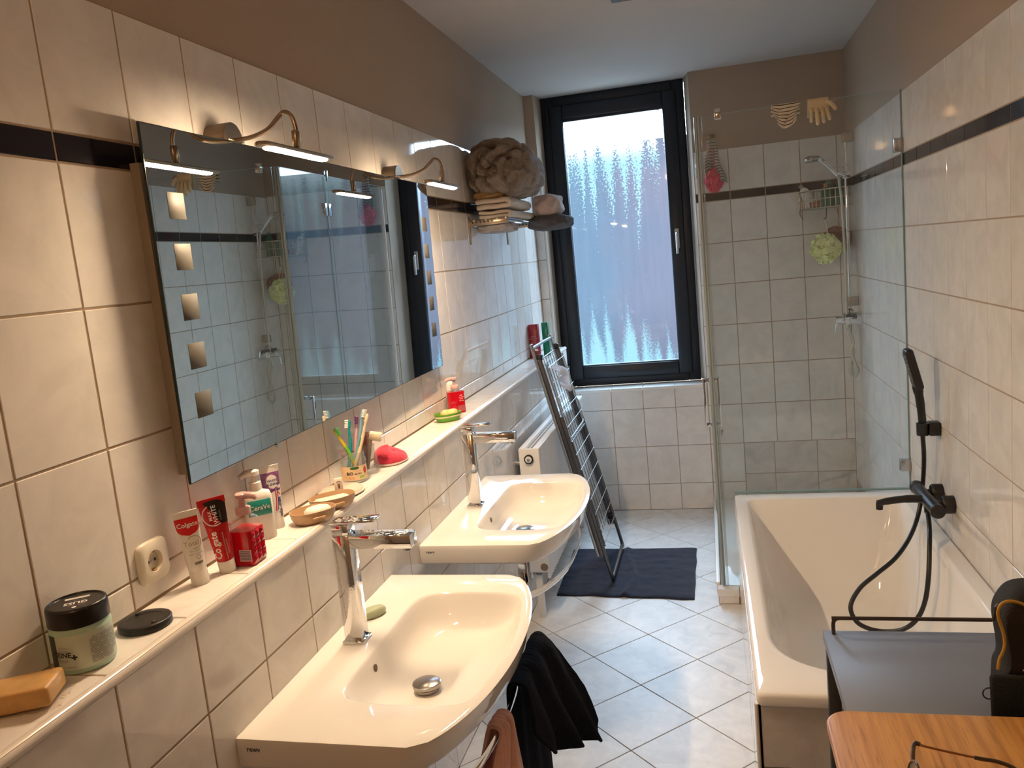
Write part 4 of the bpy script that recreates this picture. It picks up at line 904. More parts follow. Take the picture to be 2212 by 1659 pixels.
# --- soap dispensers
REDLIQ = mat('red_liquid', (.62, .004, .016), .06, trans=.25, ior=1.34, coat=.6)
PUMP = mat('clear_pink_plastic', (.80, .52, .50), .12, trans=.35)
def rbox_loop(G, hx, hy, r, z): return [G(x, y, z) for x, y in rrect(-hx, -hy, hx, hy, r, 4)]
def dispenser(label, base, yaw, quilted, k):
    t = thing('soap_dispenser', label, 'soap dispenser', base, None)
    M = Matrix.Translation(Vector(base)) @ Matrix.Rotation(R(yaw), 4, 'Z'); G = lambda x, y, z: M @ Vector((x, y, z))
    hx, hy = (.0245, .030) if quilted else (.034, .020)
    zt = .074 if quilted else .086
    MB().loft([rbox_loop(G, hx*.93, hy*.93, .008, 0), rbox_loop(G, hx, hy, .009, .004), rbox_loop(G, hx, hy, .009, zt*.5), rbox_loop(G, hx*.985, hy*.985, .009, zt)]).build('liquid', REDLIQ, t)
    sh_ = [rbox_loop(G, hx*.985, hy*.985, .009, zt+.0004), rbox_loop(G, hx*.95, hy*.95, .010, zt+.012), rbox_loop(G, hx*.82, hy*.82, .012, zt+.021), rbox_loop(G, hx*.5, hy*.62, .010, zt+.027), rbox_loop(G, .0135, .0135, .0130, zt+.029), rbox_loop(G, .0135, .0135, .0130, zt+.033)] if quilted else \
          [rbox_loop(G, hx*.985, hy*.985, .009, zt+.0004), rbox_loop(G, hx*.97, hy*.97, .010, zt+.004), rbox_loop(G, hx*.6, hy*.7, .010, zt+.008), rbox_loop(G, .0135, .0135, .0130, zt+.009), rbox_loop(G, .0135, .0135, .0130, zt+.012)]
    MB().loft(sh_, False, True).build('shoulder', JARGL, t)
    zp = zt+(.030 if quilted else .010)
    b = MB(); b.lathe([(.0155, zp), (.0158, zp+.001), (.0158, zp+.014), (.0142, zp+.0155), (.008, zp+.0165)], 24, fn=G); b.build('collar', PUMP, t)
    b = MB(); b.lathe([(.0070, zp+.0165), (.0062, zp+.030), (.0062, zp+.032), (.0125, zp+.037), (.0125, zp+.043), (.009, zp+.046)], 20, fn=G)
    nx = 1 if quilted else -1
    b.tube([G(0, 0, zp+.039), G(nx*.018, 0, zp+.040), G(nx*.031, 0, zp+.037), G(nx*.034, 0, zp+.032)], [.0085, .0075, .006, .005], 12); b.build('pump_head', PUMP, t)
    if quilted:
        b = MB(); n1, n2 = 3, 4
        for i in range(n1):
            for j in range(n2):
                y0, y1 = -hy*.86+2*hy*.86*i/n1, -hy*.86+2*hy*.86*(i+1)/n1; z0, z1 = .006+(zt-.008)*j/n2, .006+(zt-.008)*(j+1)/n2
                xs_ = hx+.0002; q = [G(xs_, y0, z0), G(xs_, y1, z0), G(xs_, y1, z1), G(xs_, y0, z1), G(xs_+.0042, (y0+y1)/2, (z0+z1)/2)]
                b.add(q, [(0, 1, 4), (1, 2, 4), (2, 3, 4), (3, 0, 4)])
        stuff(b.build('quilted_relief', REDLIQ, t))
        b = MB(); b.box((-hx*.15, -hy-.0012, .012), (hx*.92, -hy-.0004, .036), fn=G); lb = b.build('barcode_label', mat('barcode_paper', (.62, .50, .52), .5), t)
        b = MB()
        for i in range(11): b.box((-hx*.10, -hy-.0016, .0138+i*.0019), (hx*.86, -hy-.0011, .0138+i*.0019+(.0010 if i % 3 else .0006)), fn=G)
        stuff(b.build('bars', mat('bar_ink', (.12, .05, .10), .5), lb))
    else:
        b = MB(); b.box((.004, -hy-.0012, .008), (hx*.93, -hy-.0004, .030), fn=G); lb = b.build('barcode_label', mat('barcode_red', (.36, .08, .09), .5), t)
        for i in range(4): label_text(('SOAP', 'care wash', '500 ml', 'red fruit')[i], .005, lambda x, y, i=i: G(.018+x, -hy-.0013, .070-.007*i+y), INKW, t)
    return t
dispenser('clear quilted pump bottle of red soap beside the red toothpaste tube', (.086, 1.168, LZ), 2, True, 0)
dispenser('red soap pump bottle behind the green soap dish', (.052, 2.752, LZ), 30, False, 1)
# --- white lotion pump behind
def lotion(base, yaw):
    t = thing('lotion_bottle', 'white lotion pump bottle with teal label behind the red soap dispenser', 'lotion bottle', base)
    M = Matrix.Translation(Vector(base)) @ Matrix.Rotation(R(yaw), 4, 'Z'); G = lambda x, y, z: M @ Vector((x, y, z))
    MB().loft([rbox_loop(G, .030, .017, .010, 0), rbox_loop(G, .032, .018, .012, .004), rbox_loop(G, .032, .018, .012, .098), rbox_loop(G, .029, .0165, .012, .108), rbox_loop(G, .016, .013, .0125, .113), rbox_loop(G, .012, .012, .0115, .115)]).build('body', WPLAST, t)
    b = MB(); b.lathe([(.0135, .115), (.0135, .132), (.006, .134), (.005, .146), (.0125, .150), (.0125, .158), (.008, .161)], 20, fn=G); b.tube([G(0, 0, .155), G(-.02, -.006, .156), G(-.034, -.010, .150)], [.009, .008, .006], 12); b.build('pump_head', CAPW, t)
    b = MB(); b.bbox((-.026, -.0192, .058), (.026, -.0180, .094), .0004, 1, fn=G); b.build('teal_label', INKT, t)
    label_text('CeraVe', .015, lambda x, y: G(x, -.0196, .076+y), INKW, t, bold=.0002)
lotion((.030, 1.312, LZ), 42)
# --- white bottle behind the far dispenser
t = thing('white_bottle', 'white bottle behind the far red soap pump bottle', 'bottle', (.021, 2.80, LZ))
MB().loft([[ (.021+x, 2.80+y, LZ+z) for x, y in rrect(-.0175*s, -.030*s, .0175*s, .030*s, .012*s, 4)] for s, z in ((.95, 0), (1, .004), (.98, .075), (.80, .082))]).build('body', WPLAST, t)
MB().loft([[ (.021+x, 2.80+y, LZ+z) for x, y in rrect(-.014*s, -.024*s, .014*s, .024*s, .010*s, 4)] for s, z in ((1, .082), (1, .108), (.8, .116), (.5, .119))]).build('flip_cap', CAPW, t)

# --- soap dishes
TAN = mat('tan_bioplastic', (.46, .30, .17), .42, bump=.06, bscale=200)
def dish(name, label, c, yaw, ax, ay, h, m, tab=True, rot_band=None):
    t = thing(name, label, 'soap dish', (c[0], c[1], LZ), 'tan oval soap dishes' if tab else None); M = Matrix.Translation(Vector((c[0], c[1], LZ))) @ Matrix.Rotation(R(yaw), 4, 'Z'); G = lambda x, y, z: M @ Vector((x, y, z))
    def lp(s, z): return [G(ax*s*math.copysign(abs(cos(a))**.85, cos(a)), ay*s*math.copysign(abs(sin(a))**.85, sin(a)), z) for a in [2*pi*k/44 for k in range(44)]]
    b = MB(); b.loft([lp(.74, 0), lp(.80, .0015), lp(.93, h*.45), lp(.99, h*.92), lp(1.0, h), lp(.975, h), lp(.955, h*.92), lp(.90, h*.45), lp(.78, .004), lp(.3, .0032)]); b.build('dish', m, t)
    if tab: MB().bbox((-.016, -ay*1.05, h*.35), (.016, -ay*.93, h*.62), .002, fn=G).build('latch_tab', m, t)
    return t, G
d1, G1 = dish('soap_dish', 'front tan oval soap dish with white soap near the ledge edge', (.100, 1.428), 48, .056, .040, .030, TAN)
def soapbar(name, label, G, c, a, b_, h, m, z0):
    o = MB().loft([[G(c[0]+a*s*cos(q), c[1]+b_*s*sin(q), z0+z) for q in [2*pi*k/32 for k in range(32)]] for s, z in ((.80, 0), (.94, h*.18), (1.0, h*.45), (.95, h*.72), (.80, h*.90), (.5, h*.985), (.15, h))]).build(name, m); return tag(o, label, 'soap')
soapbar('soap_bar', 'white oval soap bar lying in the front tan dish', G1, (.012, .0), .034, .024, .030, mat('white_soap', (.80, .72, .62), .35, sss=.2), .0045)
d2, G2 = dish('soap_dish', 'rear tan oval soap dish holding a wrapped soap', (.098, 1.537), 48, .060, .042, .030, TAN)
pk = thing('wrapped_soap', 'crumpled paper-wrapped soap lying in the rear tan dish', 'soap', (.098, 1.537, LZ))
PAPER = mat('wrapper_paper', (.62, .57, .48), .6, col2=(.28, .17, .13), scale=55, contrast=(.30, .42))
b = MB(); b.bbox((-.040, -.020, .0055), (.040, .020, .0245), .004, 2, fn=lambda x, y, z: G2(x+.002*nz((x*60, y*60, z*90)), y+.002*nz((x*70, 3, z*80)), z+.0018*nz((x*50, y*90, 7)))); b.build('wrapper', PAPER, pk)
for x in (-.041, .041): MB().bbox((x-.003, -.017, .006), (x+.003, .017, .022), .001, 1, fn=G2).build('folded_end', PAPER, pk)
# --- pale pad with a small card standing on it
t = thing('face_pad', 'pale pink flat face pad lying behind the tan dishes', 'sponge', (.062, 1.655, LZ))
def ov(cx, cy, ax, ay, s, z, yaw=0, e=1.0): c_, s_ = cos(R(yaw)), sin(R(yaw)); return [(cx+(ax*s*cos(a))*c_-(ay*s*sin(a))*s_, cy+(ax*s*cos(a))*s_+(ay*s*sin(a))*c_, LZ+z) for a in [2*pi*k/40 for k in range(40)]]
PADM = mat('pad_terry', (.70, .48, .40), .95, bump=.5, bscale=350)
MB().loft([ov(.066, 1.655, .058, .066, s, z) for s, z in ((.9, 0), (1, .004), (.99, .010), (.9, .014), (.5, .0165), (.1, .017))]).build('pad', PADM, t)
MB().tube(ov(.066, 1.655, .058, .066, 1.005, .0055)+ov(.066, 1.655, .058, .066, 1.005, .0055)[:1], .0032, 8).build('piped_edge', CREAM, t)
t = thing('matchbook', 'small white printed card standing behind the rear tan dish', 'card', (.082, 1.612, LZ+.017))
M_ = Matrix.Translation(Vector((.082, 1.612, LZ+.0172))) @ Matrix.Rotation(R(38), 4, 'Z'); Gm = lambda x, y, z: M_ @ Vector((x, y, z))
b = MB(); b.bbox((-.0105, -.004, 0), (.0105, .004, .037), .0008, 1, fn=Gm); b.build('card', mat('card_paper', (.66, .60, .50), .6), t)
b = MB()
for q in range(7): a = q*.9; b.tube([Gm(.006*sin(a+i*.5)*(.4+.12*i)*.6, -.0044, .010+.003*i+.001*cos(a*3)) for i in range(5)], .0005, 4)
b.tube([Gm(.005*cos(x), -.0044, .026+.0035*sin(x)) for x in [pi*k/8 for k in range(9)]], .0008, 4); b.build('printed_sketch', mat('brown_ink', (.14, .05, .04), .6), t)

# --- jar with toothbrushes
jc = (.052, 1.775); JR = .0365
t = thing('glass_jar', 'labelled glass jar holding toothbrushes on the ledge', 'jar', (jc[0], jc[1], LZ))
MB().lathe([(.0, .002), (.030, .0015), (.0345, .004), (JR, .010), (JR, .062), (.034, .070), (.0325, .073), (.0325, .080), (.0340, .081), (.0340, .084), (.0312, .085), (.0308, .073), (.0335, .066), (.0343, .058), (.0343, .012), (.031, .006), (.0, .005)], 40, (jc[0], jc[1], LZ)).build('glass', JARGL, t)
JL = mat('jar_label', (.70, .50, .28), .5, col2=(.74, .62, .42), scale=22)
fa = atan2(CAM.y-jc[1], CAM.x-jc[0])
def cyl(c, r, x, z, a0): a = a0+x/r; return (c[0]+r*cos(a), c[1]+r*sin(a), z)
MB().grid(lambda u, v: cyl(jc, JR+.0003, (u-.5)*.098, LZ+.010+.040*v, fa), 30, 6).build('paper_label', JL, t, fix=False)
for tx, sz, x, z, m, bo in (('BiO', .0125, -.013, .030, INK, .0005), ('EXTRA', .0066, .011, .028, INK, .0002), ('ERDBEERE', .0048, .011, .036, mat('ink_orange', (.6, .22, .08), .5), 0), ('70 %', .009, -.010, .017, mat('ink_orange', (.6, .22, .08), .5), .0002)):
    label_text(tx, sz, lambda a, b_, x=x, z=z: cyl(jc, JR+.0007, x+a, LZ+z+b_, fa), m, t, bold=bo)
MB().grid(lambda u, v: cyl(jc, JR+.0007, .002+(u-.5)*.026*(1-.5*abs(2*v-1)**3), LZ+.041+.008*v, fa), 10, 4).build('green_badge', mat('badge_green', (.03, .12, .03), .4), t, fix=False)
MB().grid(lambda u, v: cyl(jc, JR+.0007, .022+(u-.5)*.016, LZ+.014+.008*v, fa), 8, 2).build('green_seal', mat('seal_green', (.28, .42, .10), .4), t, fix=False)
MB().grid(lambda u, v: cyl(jc, JR+.0007, .034+(u-.5)*.013*sin(pi*v), LZ+.024+.022*v, fa), 8, 5).build('red_fruit', mat('fruit_red', (.50, .06, .03), .4), t, fix=False)
def toothbrush(label, foot, head, bend, m, m2, bm, bdir, nm=('handle', 'bristles')):
    t = thing('toothbrush', label, 'toothbrush', foot, 'toothbrushes in the glass jar')
    P0, P1 = Vector(foot), Vector(head); d = (P1-P0); n = Vector(bend)
    pts = [P0+d*s+n*k for s, k in ((0, 0), (.18, .3), (.35, .8), (.52, 1.0), (.66, .8), (.78, .35), (.86, .05), (.93, 0), (1.0, .12))]
    MB().tube(spline(pts, 5), [.0050]*6+[.0056]*9+[.0050]*7+[.0042]*6+[.0033]*4+[.0050]*6+[.0048, .004, .003][:3], 10).build('handle', m, t)
    if m2: MB().tube(spline([pts[2]+Vector(bdir)*.0008, pts[3]+Vector(bdir)*.0010, pts[4]+Vector(bdir)*.0008], 6), [.004]+[.0056]*11+[.004], 10).build('grip', m2, t)
    dn = d.normalized(); side = Vector(bdir).cross(dn).normalized(); b = MB(); c = P0+d*.945
    for i in range(-2, 3):
        for s in (-1, 1): p = c+dn*(.0047*i)+side*(.0024*s)+Vector(bdir)*.003; b.tube([p, p+Vector(bdir)*.0095], .0021, 7)
    stuff(b.build('bristles', bm, t)); return t
BR_W = mat('bristle_white', (.78, .77, .74), .7)
zb_ = LZ+.0065
CR = Vector((cos(fa+pi/2), sin(fa+pi/2), 0))     # to the right as the camera sees the jar
CF = Vector((cos(fa), sin(fa), 0))
J = Vector((jc[0], jc[1], 0))
def jp(x, f_, z): p = J+CR*x+CF*f_; return (p.x, p.y, LZ+z)
toothbrush('green and yellow toothbrush leaning left in the jar', jp(.018, .014, .007), jp(-.040, .010, .158), CR*.004, mat('brush_yellow', (.55, .42, .02), .3), mat('brush_lime', (.16, .42, .06), .3), mat('bristle_green', (.10, .38, .12), .6), CR*.8+CF*.6)
toothbrush('teal toothbrush with white bristles in the jar', jp(-.022, .010, .007), jp(.004, .006, .176), CR*.006, mat('brush_teal', (.01, .26, .28), .3), None, BR_W, -CR)
toothbrush('pale pink toothbrush with violet bristles in the jar', jp(.006, -.016, .007), jp(.027, -.012, .182), CR*-.003, mat('brush_pink', (.66, .44, .46), .25), None, mat('bristle_violet', (.16, .06, .20), .6), -CR*.3+CF*.95)
toothbrush('light blue toothbrush, tallest in the jar', jp(-.012, -.006, .007), jp(.046, -.004, .200), CR*.005, mat('brush_blue', (.20, .38, .52), .3), None, BR_W, CR*.6+CF*.8)
toothbrush('bamboo pale toothbrush with green grip leaning right in the jar', jp(-.010, .018, .007), jp(.056, .004, .186), CR*.002, mat('brush_ivory', (.70, .58, .40), .4), mat('brush_green', (.01, .16, .06), .3), BR_W, -CR*.2-CF*.9)

# --- flask with combs and a wooden brush
fc = (.058, 1.866)
t = thing('glass_bottle', 'small clear glass bottle holding combs and a wooden brush', 'bottle', (fc[0], fc[1], LZ))
MB().lathe([(.0, .002), (.028, .001), (.0315, .005), (.0315, .010), (.024, .050), (.0205, .072), (.0215, .078), (.0225, .080), (.0225, .084), (.0195, .085), (.0185, .072), (.022, .050), (.0295, .011), (.028, .006), (.0, .005)], 36, (fc[0], fc[1], LZ)).build('glass', JARGL, t)
fb = atan2(CAM.y-fc[1], CAM.x-fc[0]); FR = Vector((cos(fb+pi/2), sin(fb+pi/2), 0)); FFw = Vector((cos(fb), sin(fb), 0))
def fp(x, f_, z): p = Vector((fc[0], fc[1], 0))+FR*x+FFw*f_; return Vector((p.x, p.y, LZ+z))
for k, (x0, x1, fz, col, lab) in enumerate(((-.016, -.008, .004, (.16, .05, .045), 'dark red comb in the small glass bottle'), (-.012, .005, -.006, (.20, .10, .08), 'brown toothed comb in the small glass bottle'))):
    c_ = thing('comb', lab, 'comb', fp(x0, fz, .007), 'combs in the small bottle'); b = MB(); h_ = .122-.01*k
    p0, p1 = fp(x0, fz, .008), fp(x1, fz, .008+h_); dd = (p1-p0).normalized(); sd = dd.cross(FFw).normalized()
    b.loft([[p0+(p1-p0)*s+sd*(w_*cx)+FFw*(.0022*cy) for cx, cy in ((-1, -1), (1, -1), (1, 1), (-1, 1))] for s, w_ in ((0, .004), (.25, .0055), (.9, .0065), (1, .004))], smooth=False); b.build('spine', mat('comb_%d' % k, col, .25), c_)
    b = MB()
    for i in range(16): p = p0+(p1-p0)*(.36+.037*i); b.box((-1, -1, -1), (1, 1, 1), fn=lambda x, y, z, p=p: p+sd*(.0065+.0035*x)+FFw*(.0008*y)+dd*(.0011*z))
    stuff(b.build('teeth', mat('comb_%d' % k, col, .25), c_))
wb_ = thing('nail_brush', 'short cream brush head standing out of the small glass bottle', 'brush', fp(.006, .002, .01))
MB().tube([fp(-.004, .0, .010), fp(.006, 0, .06), fp(.014, 0, .104)], [.0035, .0045, .005], 10).build('handle', mat('brush_wood', (.42, .30, .20), .5), wb_)
b = MB(); q0, q1 = fp(.010, 0, .110), fp(.044, 0, .100); b.tube([q0, q0+(q1-q0)*.1, q0+(q1-q0)*.9, q1], [.0115, .0135, .0140, .0125], 18); b.build('head', mat('brush_cream', (.70, .60, .44), .6, bump=.4, bscale=300), wb_)

# --- red terry mitt
t = thing('face_mitt', 'bright pink-red terry make-up mitt lying on the ledge', 'mitt', (.075, 1.985, LZ))
def mit(s, z, e=0): return [(.077+.050*s*cos(a), 1.985+.062*s*sin(a), LZ+z*(1 if z < .008 else (1-.28*cos(a-.3)))+(.0022*nz((9*cos(a)*s, 9*sin(a)*s, z*200)) if z > .008 else 0)) for a in [2*pi*k/56 for k in range(56)]]
MB().loft([mit(s, z) for s, z in ((.94, .0055), (1.0, .010), (.985, .017), (.93, .026), (.82, .033), (.66, .038), (.48, .041), (.30, .0425), (.1, .043))]).build('terry_face', mat('raspberry_terry', (.60, .035, .075), .95, bump=1.0, bscale=170, sheen=.2), t)
MB().loft([mit(s, z) for s, z in ((.95, .0), (1.03, .002), (1.03, .006), (.97, .0075))]).build('white_backing', mat('mitt_backing', (.70, .55, .52), .9), t)

# --- green soap dish with yellow soap
GRN = mat('green_plastic', (.13, .36, .02), .35)
dg_, Gg = dish('soap_dish', 'green oval soap dish with cream stripe at the far ledge', (.066, 2.595), 46, .054, .037, .030, GRN, tab=False)
MB().loft([[Gg(.054*s*math.copysign(abs(cos(a))**.85, cos(a)), .037*s*math.copysign(abs(sin(a))**.85, sin(a)), z) for a in [2*pi*k/44 for k in range(44)]] for s, z in ((.992, .0165), (1.006, .0170), (1.016, .0215), (1.004, .0222))], False, False).build('cream_stripe', mat('cream_stripe', (.66, .62, .40), .4), dg_)
o = MB().loft([[Gg(.006+.036*s*cos(q), .001+.021*s*sin(q), .005+z+(.006*cos(2*q) if z > .01 else 0)) for q in [2*pi*k/32 for k in range(32)]] for s, z in ((.8, 0), (.96, .008), (1.0, .018), (.9, .027), (.6, .031), (.2, .0315))]).build('soap_bar', mat('yellow_soap', (.74, .52, .22), .4, sss=.2)); tag(o, 'pale yellow saddle-shaped soap in the green dish', 'soap')

# --- hair mask jar and lid
kc = (.0515, .737); KR = .0455
t = thing('hair_mask_jar', 'mint green hair mask jar with black lid on the near ledge', 'jar', (kc[0], kc[1], LZ))
MINT = mat('mint_plastic', (.40, .58, .46), .35)
MB().lathe([(.038, .0), (.0430, .001), (KR-.001, .006), (KR, .010), (KR, .066), (KR-.0015, .068), (KR-.0015, .0735)], 48, (kc[0], kc[1], LZ)).build('jar_body', MINT, t)
MB().lathe([(KR-.002, .0740), (KR-.0002, .0745), (KR-.0002, .099), (KR-.0015, .1030), (KR-.004, .1045), (KR-.0055, .1045), (KR-.0065, .1025), (.0, .1020)], 48, (kc[0], kc[1], LZ)).build('screw_lid', mat('lid_black', (.010, .008, .007), .28), t)
ka = atan2(CAM.y-kc[1], CAM.x-kc[0])
MB().grid(lambda u, v: cyl(kc, KR+.0003, -.046+.111*u, LZ+.0095+.055*v, ka), 34, 4).build('front_label', mat('label_silver', (.56, .63, .54), .35, .1), t, fix=False)
MB().grid(lambda u, v: cyl(kc, KR+.0004, -.062+.018*u, LZ+.0095+.055*v, ka), 8, 4).build('dark_label_edge', mat('label_dark', (.05, .06, .045), .4), t, fix=False)
for tx, sz, x, z, m, bo in (('TEINE', .0115, -.035, .034, INK, .0003), ('+', .0150, -.016, .029, INK, .0008), ('REPAIR', .0062, -.036, .0245, INKGR, .0), ('400 ml', .0052, -.032, .046, INKGR, 0), ('INTENSE', .0052, -.034, .040, INKGR, 0), ('2-in-1 MASKE', .005, -.030, .014, INKGR, 0)):
    label_text(tx, sz, lambda a, b_, x=x, z=z: cyl(kc, KR+.0008, x+a, LZ+z+b_, ka), m, t, bold=bo)
b = MB()
for i in range(17):
    z = .0545-.0025*i
    for k in range(12):
        u0, u1 = k/12, (k+.93)/12
        if (i*7+k*5) % 11 == 0 or (i > 13 and k > 8): continue
        b.add([cyl(kc, KR+.0008, .008+.052*u, LZ+z+dz, ka) for u, dz in ((u0, 0), (u1, 0), (u1, .0012), (u0, .0012))], [(0, 1, 2, 3)])
stuff(b.build('small_print', INKGR, t, fix=False))
def lid_fn(a, b_, x, y):   # print on the lid reads from the wall side
    q = R(215); X, Y = x+a, y+b_; return (kc[0]+X*cos(q)-Y*sin(q), kc[1]+X*sin(q)+Y*cos(q), LZ+.1024)
label_text('GLISS', .0145, lambda a, b_: lid_fn(a, b_, 0, -.004+.008), INKW, t, bold=.0003); label_text('Schwarzkopf', .005, lambda a, b_: lid_fn(a, b_, -.002, .0165), mat('ink_copper', (.40, .24, .15), .4), t); label_text('HAIR REPAIR', .0042, lambda a, b_: lid_fn(a, b_, 0, -.008), INKGR, t)
b = MB(); b.add([lid_fn(x, y, 0, 0) for x, y in ((-.018, -.022), (.018, -.022), (.018, -.0145), (-.018, -.0145))], [(0, 1, 2, 3)]); b.build('white_sticker', mat('sticker_white', (.6, .58, .54), .5), t)
b = MB(); b.add([lid_fn(.004*cos(a)*(.6 if sin(a) > 0 else 1), .024+.0035*sin(a), 0, 0) for a in [2*pi*k/12 for k in range(12)]], [tuple(range(12))]); b.build('drop_emblem', INKW, t)
t = thing('jar_lid', 'flat black plastic lid lying on the ledge near the mint jar', 'lid', (.060, .868, LZ))
MB().lathe([(.0430, .0), (.0445, .001), (.0448, .010), (.0435, .0125), (.0415, .0132), (.030, .0128), (.0295, .0122), (.0, .0122)], 48, (.0605, .868, LZ)).build('lid', BPLAST, t)
for a in (R(150), R(-25)): MB().bbox((.0605+.031*cos(a)-.003, .868+.031*sin(a)-.004, LZ+.0128), (.0605+.031*cos(a)+.003, .868+.031*sin(a)+.004, LZ+.0152), .0008, 1).build('moulded_lug', BPLAST, t)

# --- amber soap on crumpled film
t = thing('soap_bar', 'large amber rectangular soap bar on the ledge beside the mint jar', 'soap', (.055, .612, LZ))
M_ = Matrix.Translation(Vector((.053, .610, LZ+.004))) @ Matrix.Rotation(R(24), 4, 'Z') @ Matrix.Rotation(R(-3), 4, 'Y'); Ga = lambda x, y, z: M_ @ Vector((x, y, z))
MB().bbox((-.050, -.034, .0), (.050, .034, .0300), .0060, 3, fn=lambda x, y, z: Ga(x+.0012*nz((x*30, y*30, z*40)), y+.0012*nz((x*40, y*20, 5)), z+.0012*nz((x*30, y*30, 2)))).build('bar', mat('amber_soap', (.60, .36, .13), .38, sss=.35, var=.15, scale=30), t)
def f(u, v):
    x = -.060+.122*u; y = -.040+.072*v; e = min(u, 1-u, v, 1-v)
    return Ga(x+.004*nz((u*6, v*6, 1)), y+.004*nz((u*6, v*6, 7)), -.0028+max(0, .006*(1-e*9))*abs(nz((u*9, v*9, 3)))*2.2)
o = MB().grid(f, 26, 18).build('plastic_film', thin_glass('clear_film', (.97, .96, .94), .10, (.8, .75, .68), .08), None, fix=False); tag(o, 'crumpled clear plastic film under the amber soap bar', 'wrapper')

# --- green soap on the front basin
o = MB().loft([[(.192+.036*s*cos(q)*cos(.95)-.019*s*sin(q)*sin(.95), 1.492+.036*s*cos(q)*sin(.95)+.019*s*sin(q)*cos(.95), .8374+z) for q in [2*pi*k/32 for k in range(32)]] for s, z in ((.75, 0), (.93, .004), (1.0, .010), (.95, .016), (.78, .021), (.45, .0235), (.1, .024))]).build('soap_bar', mat('sage_soap', (.38, .43, .28), .4, sss=.15)); tag(o, 'sage green soap bar on the rim of the front washbasin', 'soap')

# --- red and green cartons at the end of the ledge
def carton(label, x0, x1, y0, y1, h, m, yaw=0):
    t = thing('carton', label, 'box', ((x0+x1)/2, y0, LZ))
    MB().bbox((x0, y0, LZ), (x1, y1, LZ+h), .001, 1).build('box', m, t); return t
RC = mat('red_carton', (.26, .012, .022), .35); GC = mat('green_carton', (.005, .19, .11), .35)
t = carton('dark red printed carton at the window end of the ledge', .004, .062, 4.385, 4.425, .196, RC)
for i in range(7): label_text(('Haarfarbe', 'permanent colour', 'rot 6.65', 'coloration', 'soin', 'No 3', 'care')[i], .0085, lambda a, b_, i=i: (.032+a*.8, 4.3844, LZ+.125-.012*i+b_), mat('ink_pale', (.60, .42, .42), .5), t)
MB().box((.034, 4.3840, LZ+.040), (.054, 4.3846, LZ+.052)).build('white_patch', INKW, t)
carton('green carton behind the dark red carton on the ledge', .068, .106, 4.470, 4.510, .196, GC)

# ================================================================== CORNER CADDY AND POUFS
cdy = thing('shower_basket', 'wire corner basket full of bottles below the chrome hand shower', 'basket', (1.72, 4.78, 1.82))
WB = mat('basket_wire', (.40, .37, .33), .3, .8)
Q0, Q1, ZA, ZB = Vector((1.590, 4.868, 0)), Vector((1.846, 4.640, 0)), 1.815, 1.915
def qarc(t, r=1.0):    # bowed front from the back wall to the right wall
    c = Vector((1.85, 4.872, 0)); a = pi+ (pi/2)*t; return Vector((c.x+.255*r*cos(a), c.y+.225*r*sin(a), 0))
b = MB()
for z in (ZA, ZA+.05, ZB): b.tube([qarc(i/20)+V(0, 0, z) for i in range(21)], .0026 if z != ZB else .0036, 6)
for z in (ZA, ZB): b.tube([(1.595, 4.872, z), (1.85, 4.872, z)], .003, 6); b.tube([(1.852, 4.647, z), (1.852, 4.872, z)], .003, 6)
b.build('rim', WB, cdy)
for i in range(15): q = qarc(i/14); MB().tube([q+V(0, 0, ZA), q+V(0, 0, ZB)], .0019, 5).build('wire', WB, cdy)
for i in range(9):
    y = 4.862-.022*i; c = (4.872-y)/.225; x0 = 1.85-.255*sqrt(max(0, 1-c*c)); MB().tube([(x0, y, ZA), (1.85, y, ZA)], .0019, 5).build('wire', WB, cdy)
def bottle(label, x, y, z, r, h, m, cm, tilt=(0, 0), capr=.45, caph=.02, name='shampoo_bottle', flat=.7, rot=0):
    t = thing(name, label, 'bottle', (x, y, z), 'bottles in the shower basket'); M = Matrix.Translation(Vector((x, y, z))) @ Matrix.Rotation(R(tilt[0]), 4, 'X') @ Matrix.Rotation(R(tilt[1]), 4, 'Y') @ Matrix.Rotation(R(rot), 4, 'Z'); G = lambda a, b_, c: M @ Vector((a, b_, c))
    MB().lathe([(r*.9, 0), (r, .004), (r, h*.7), (r*.9, h*.84), (r*.5, h*.92), (r*capr, h*.94)], 24, fn=G, sy=flat).build('body', m, t)
    MB().lathe([(r*capr, h*.94), (r*capr, h*.94+caph), (r*capr*.85, h*.94+caph+.002)], 18, fn=G, sy=max(flat, .8)).build('cap', cm, t); return t
DG = mat('dark_green_bottle', (.008, .10, .055), .3); DG2 = mat('green_bottle', (.012, .14, .08), .3)
bottle('dark green bottle in the shower basket next to the riser rail', 1.752, 4.80, ZA+.003, .034, .135, DG, DG2, flat=.8)
bottle('green bottle at the right wall end of the shower basket', 1.812, 4.765, ZA+.003, .027, .145, DG2, DG, flat=.8)
bottle('green bottle in the middle of the shower basket', 1.726, 4.73, ZA+.003, .024, .115, DG2, mat('orange_cap', (.45, .18, .08), .4), flat=.8)
bottle('white bottle tilted across the shower basket', 1.672, 4.84, ZA+.012, .026, .135, WPLAST, mat('grey_cap', (.25, .26, .28), .4), tilt=(0, -28), flat=.8)
bottle('pinkish brown tube lying at the front of the shower basket', 1.645, 4.80, ZA+.019, .018, .115, mat('rosewood_tube', (.34, .17, .13), .4), mat('cap_black', (.01, .03, .03), .3), tilt=(0, 84), flat=.8, capr=.7)
o = MB().tube(spline([(1.600, 4.866, ZB+.004), (1.598, 4.848, ZB-.02), (1.603, 4.845, ZA+.02), (1.594, 4.846, ZA-.02), (1.612, 4.848, ZA-.055)], 6), .0035, 6).build('cord', mat('hemp_cord', (.34, .26, .17), .9)); tag(o, 'brown cord knotted on the left end of the shower basket', 'cord')
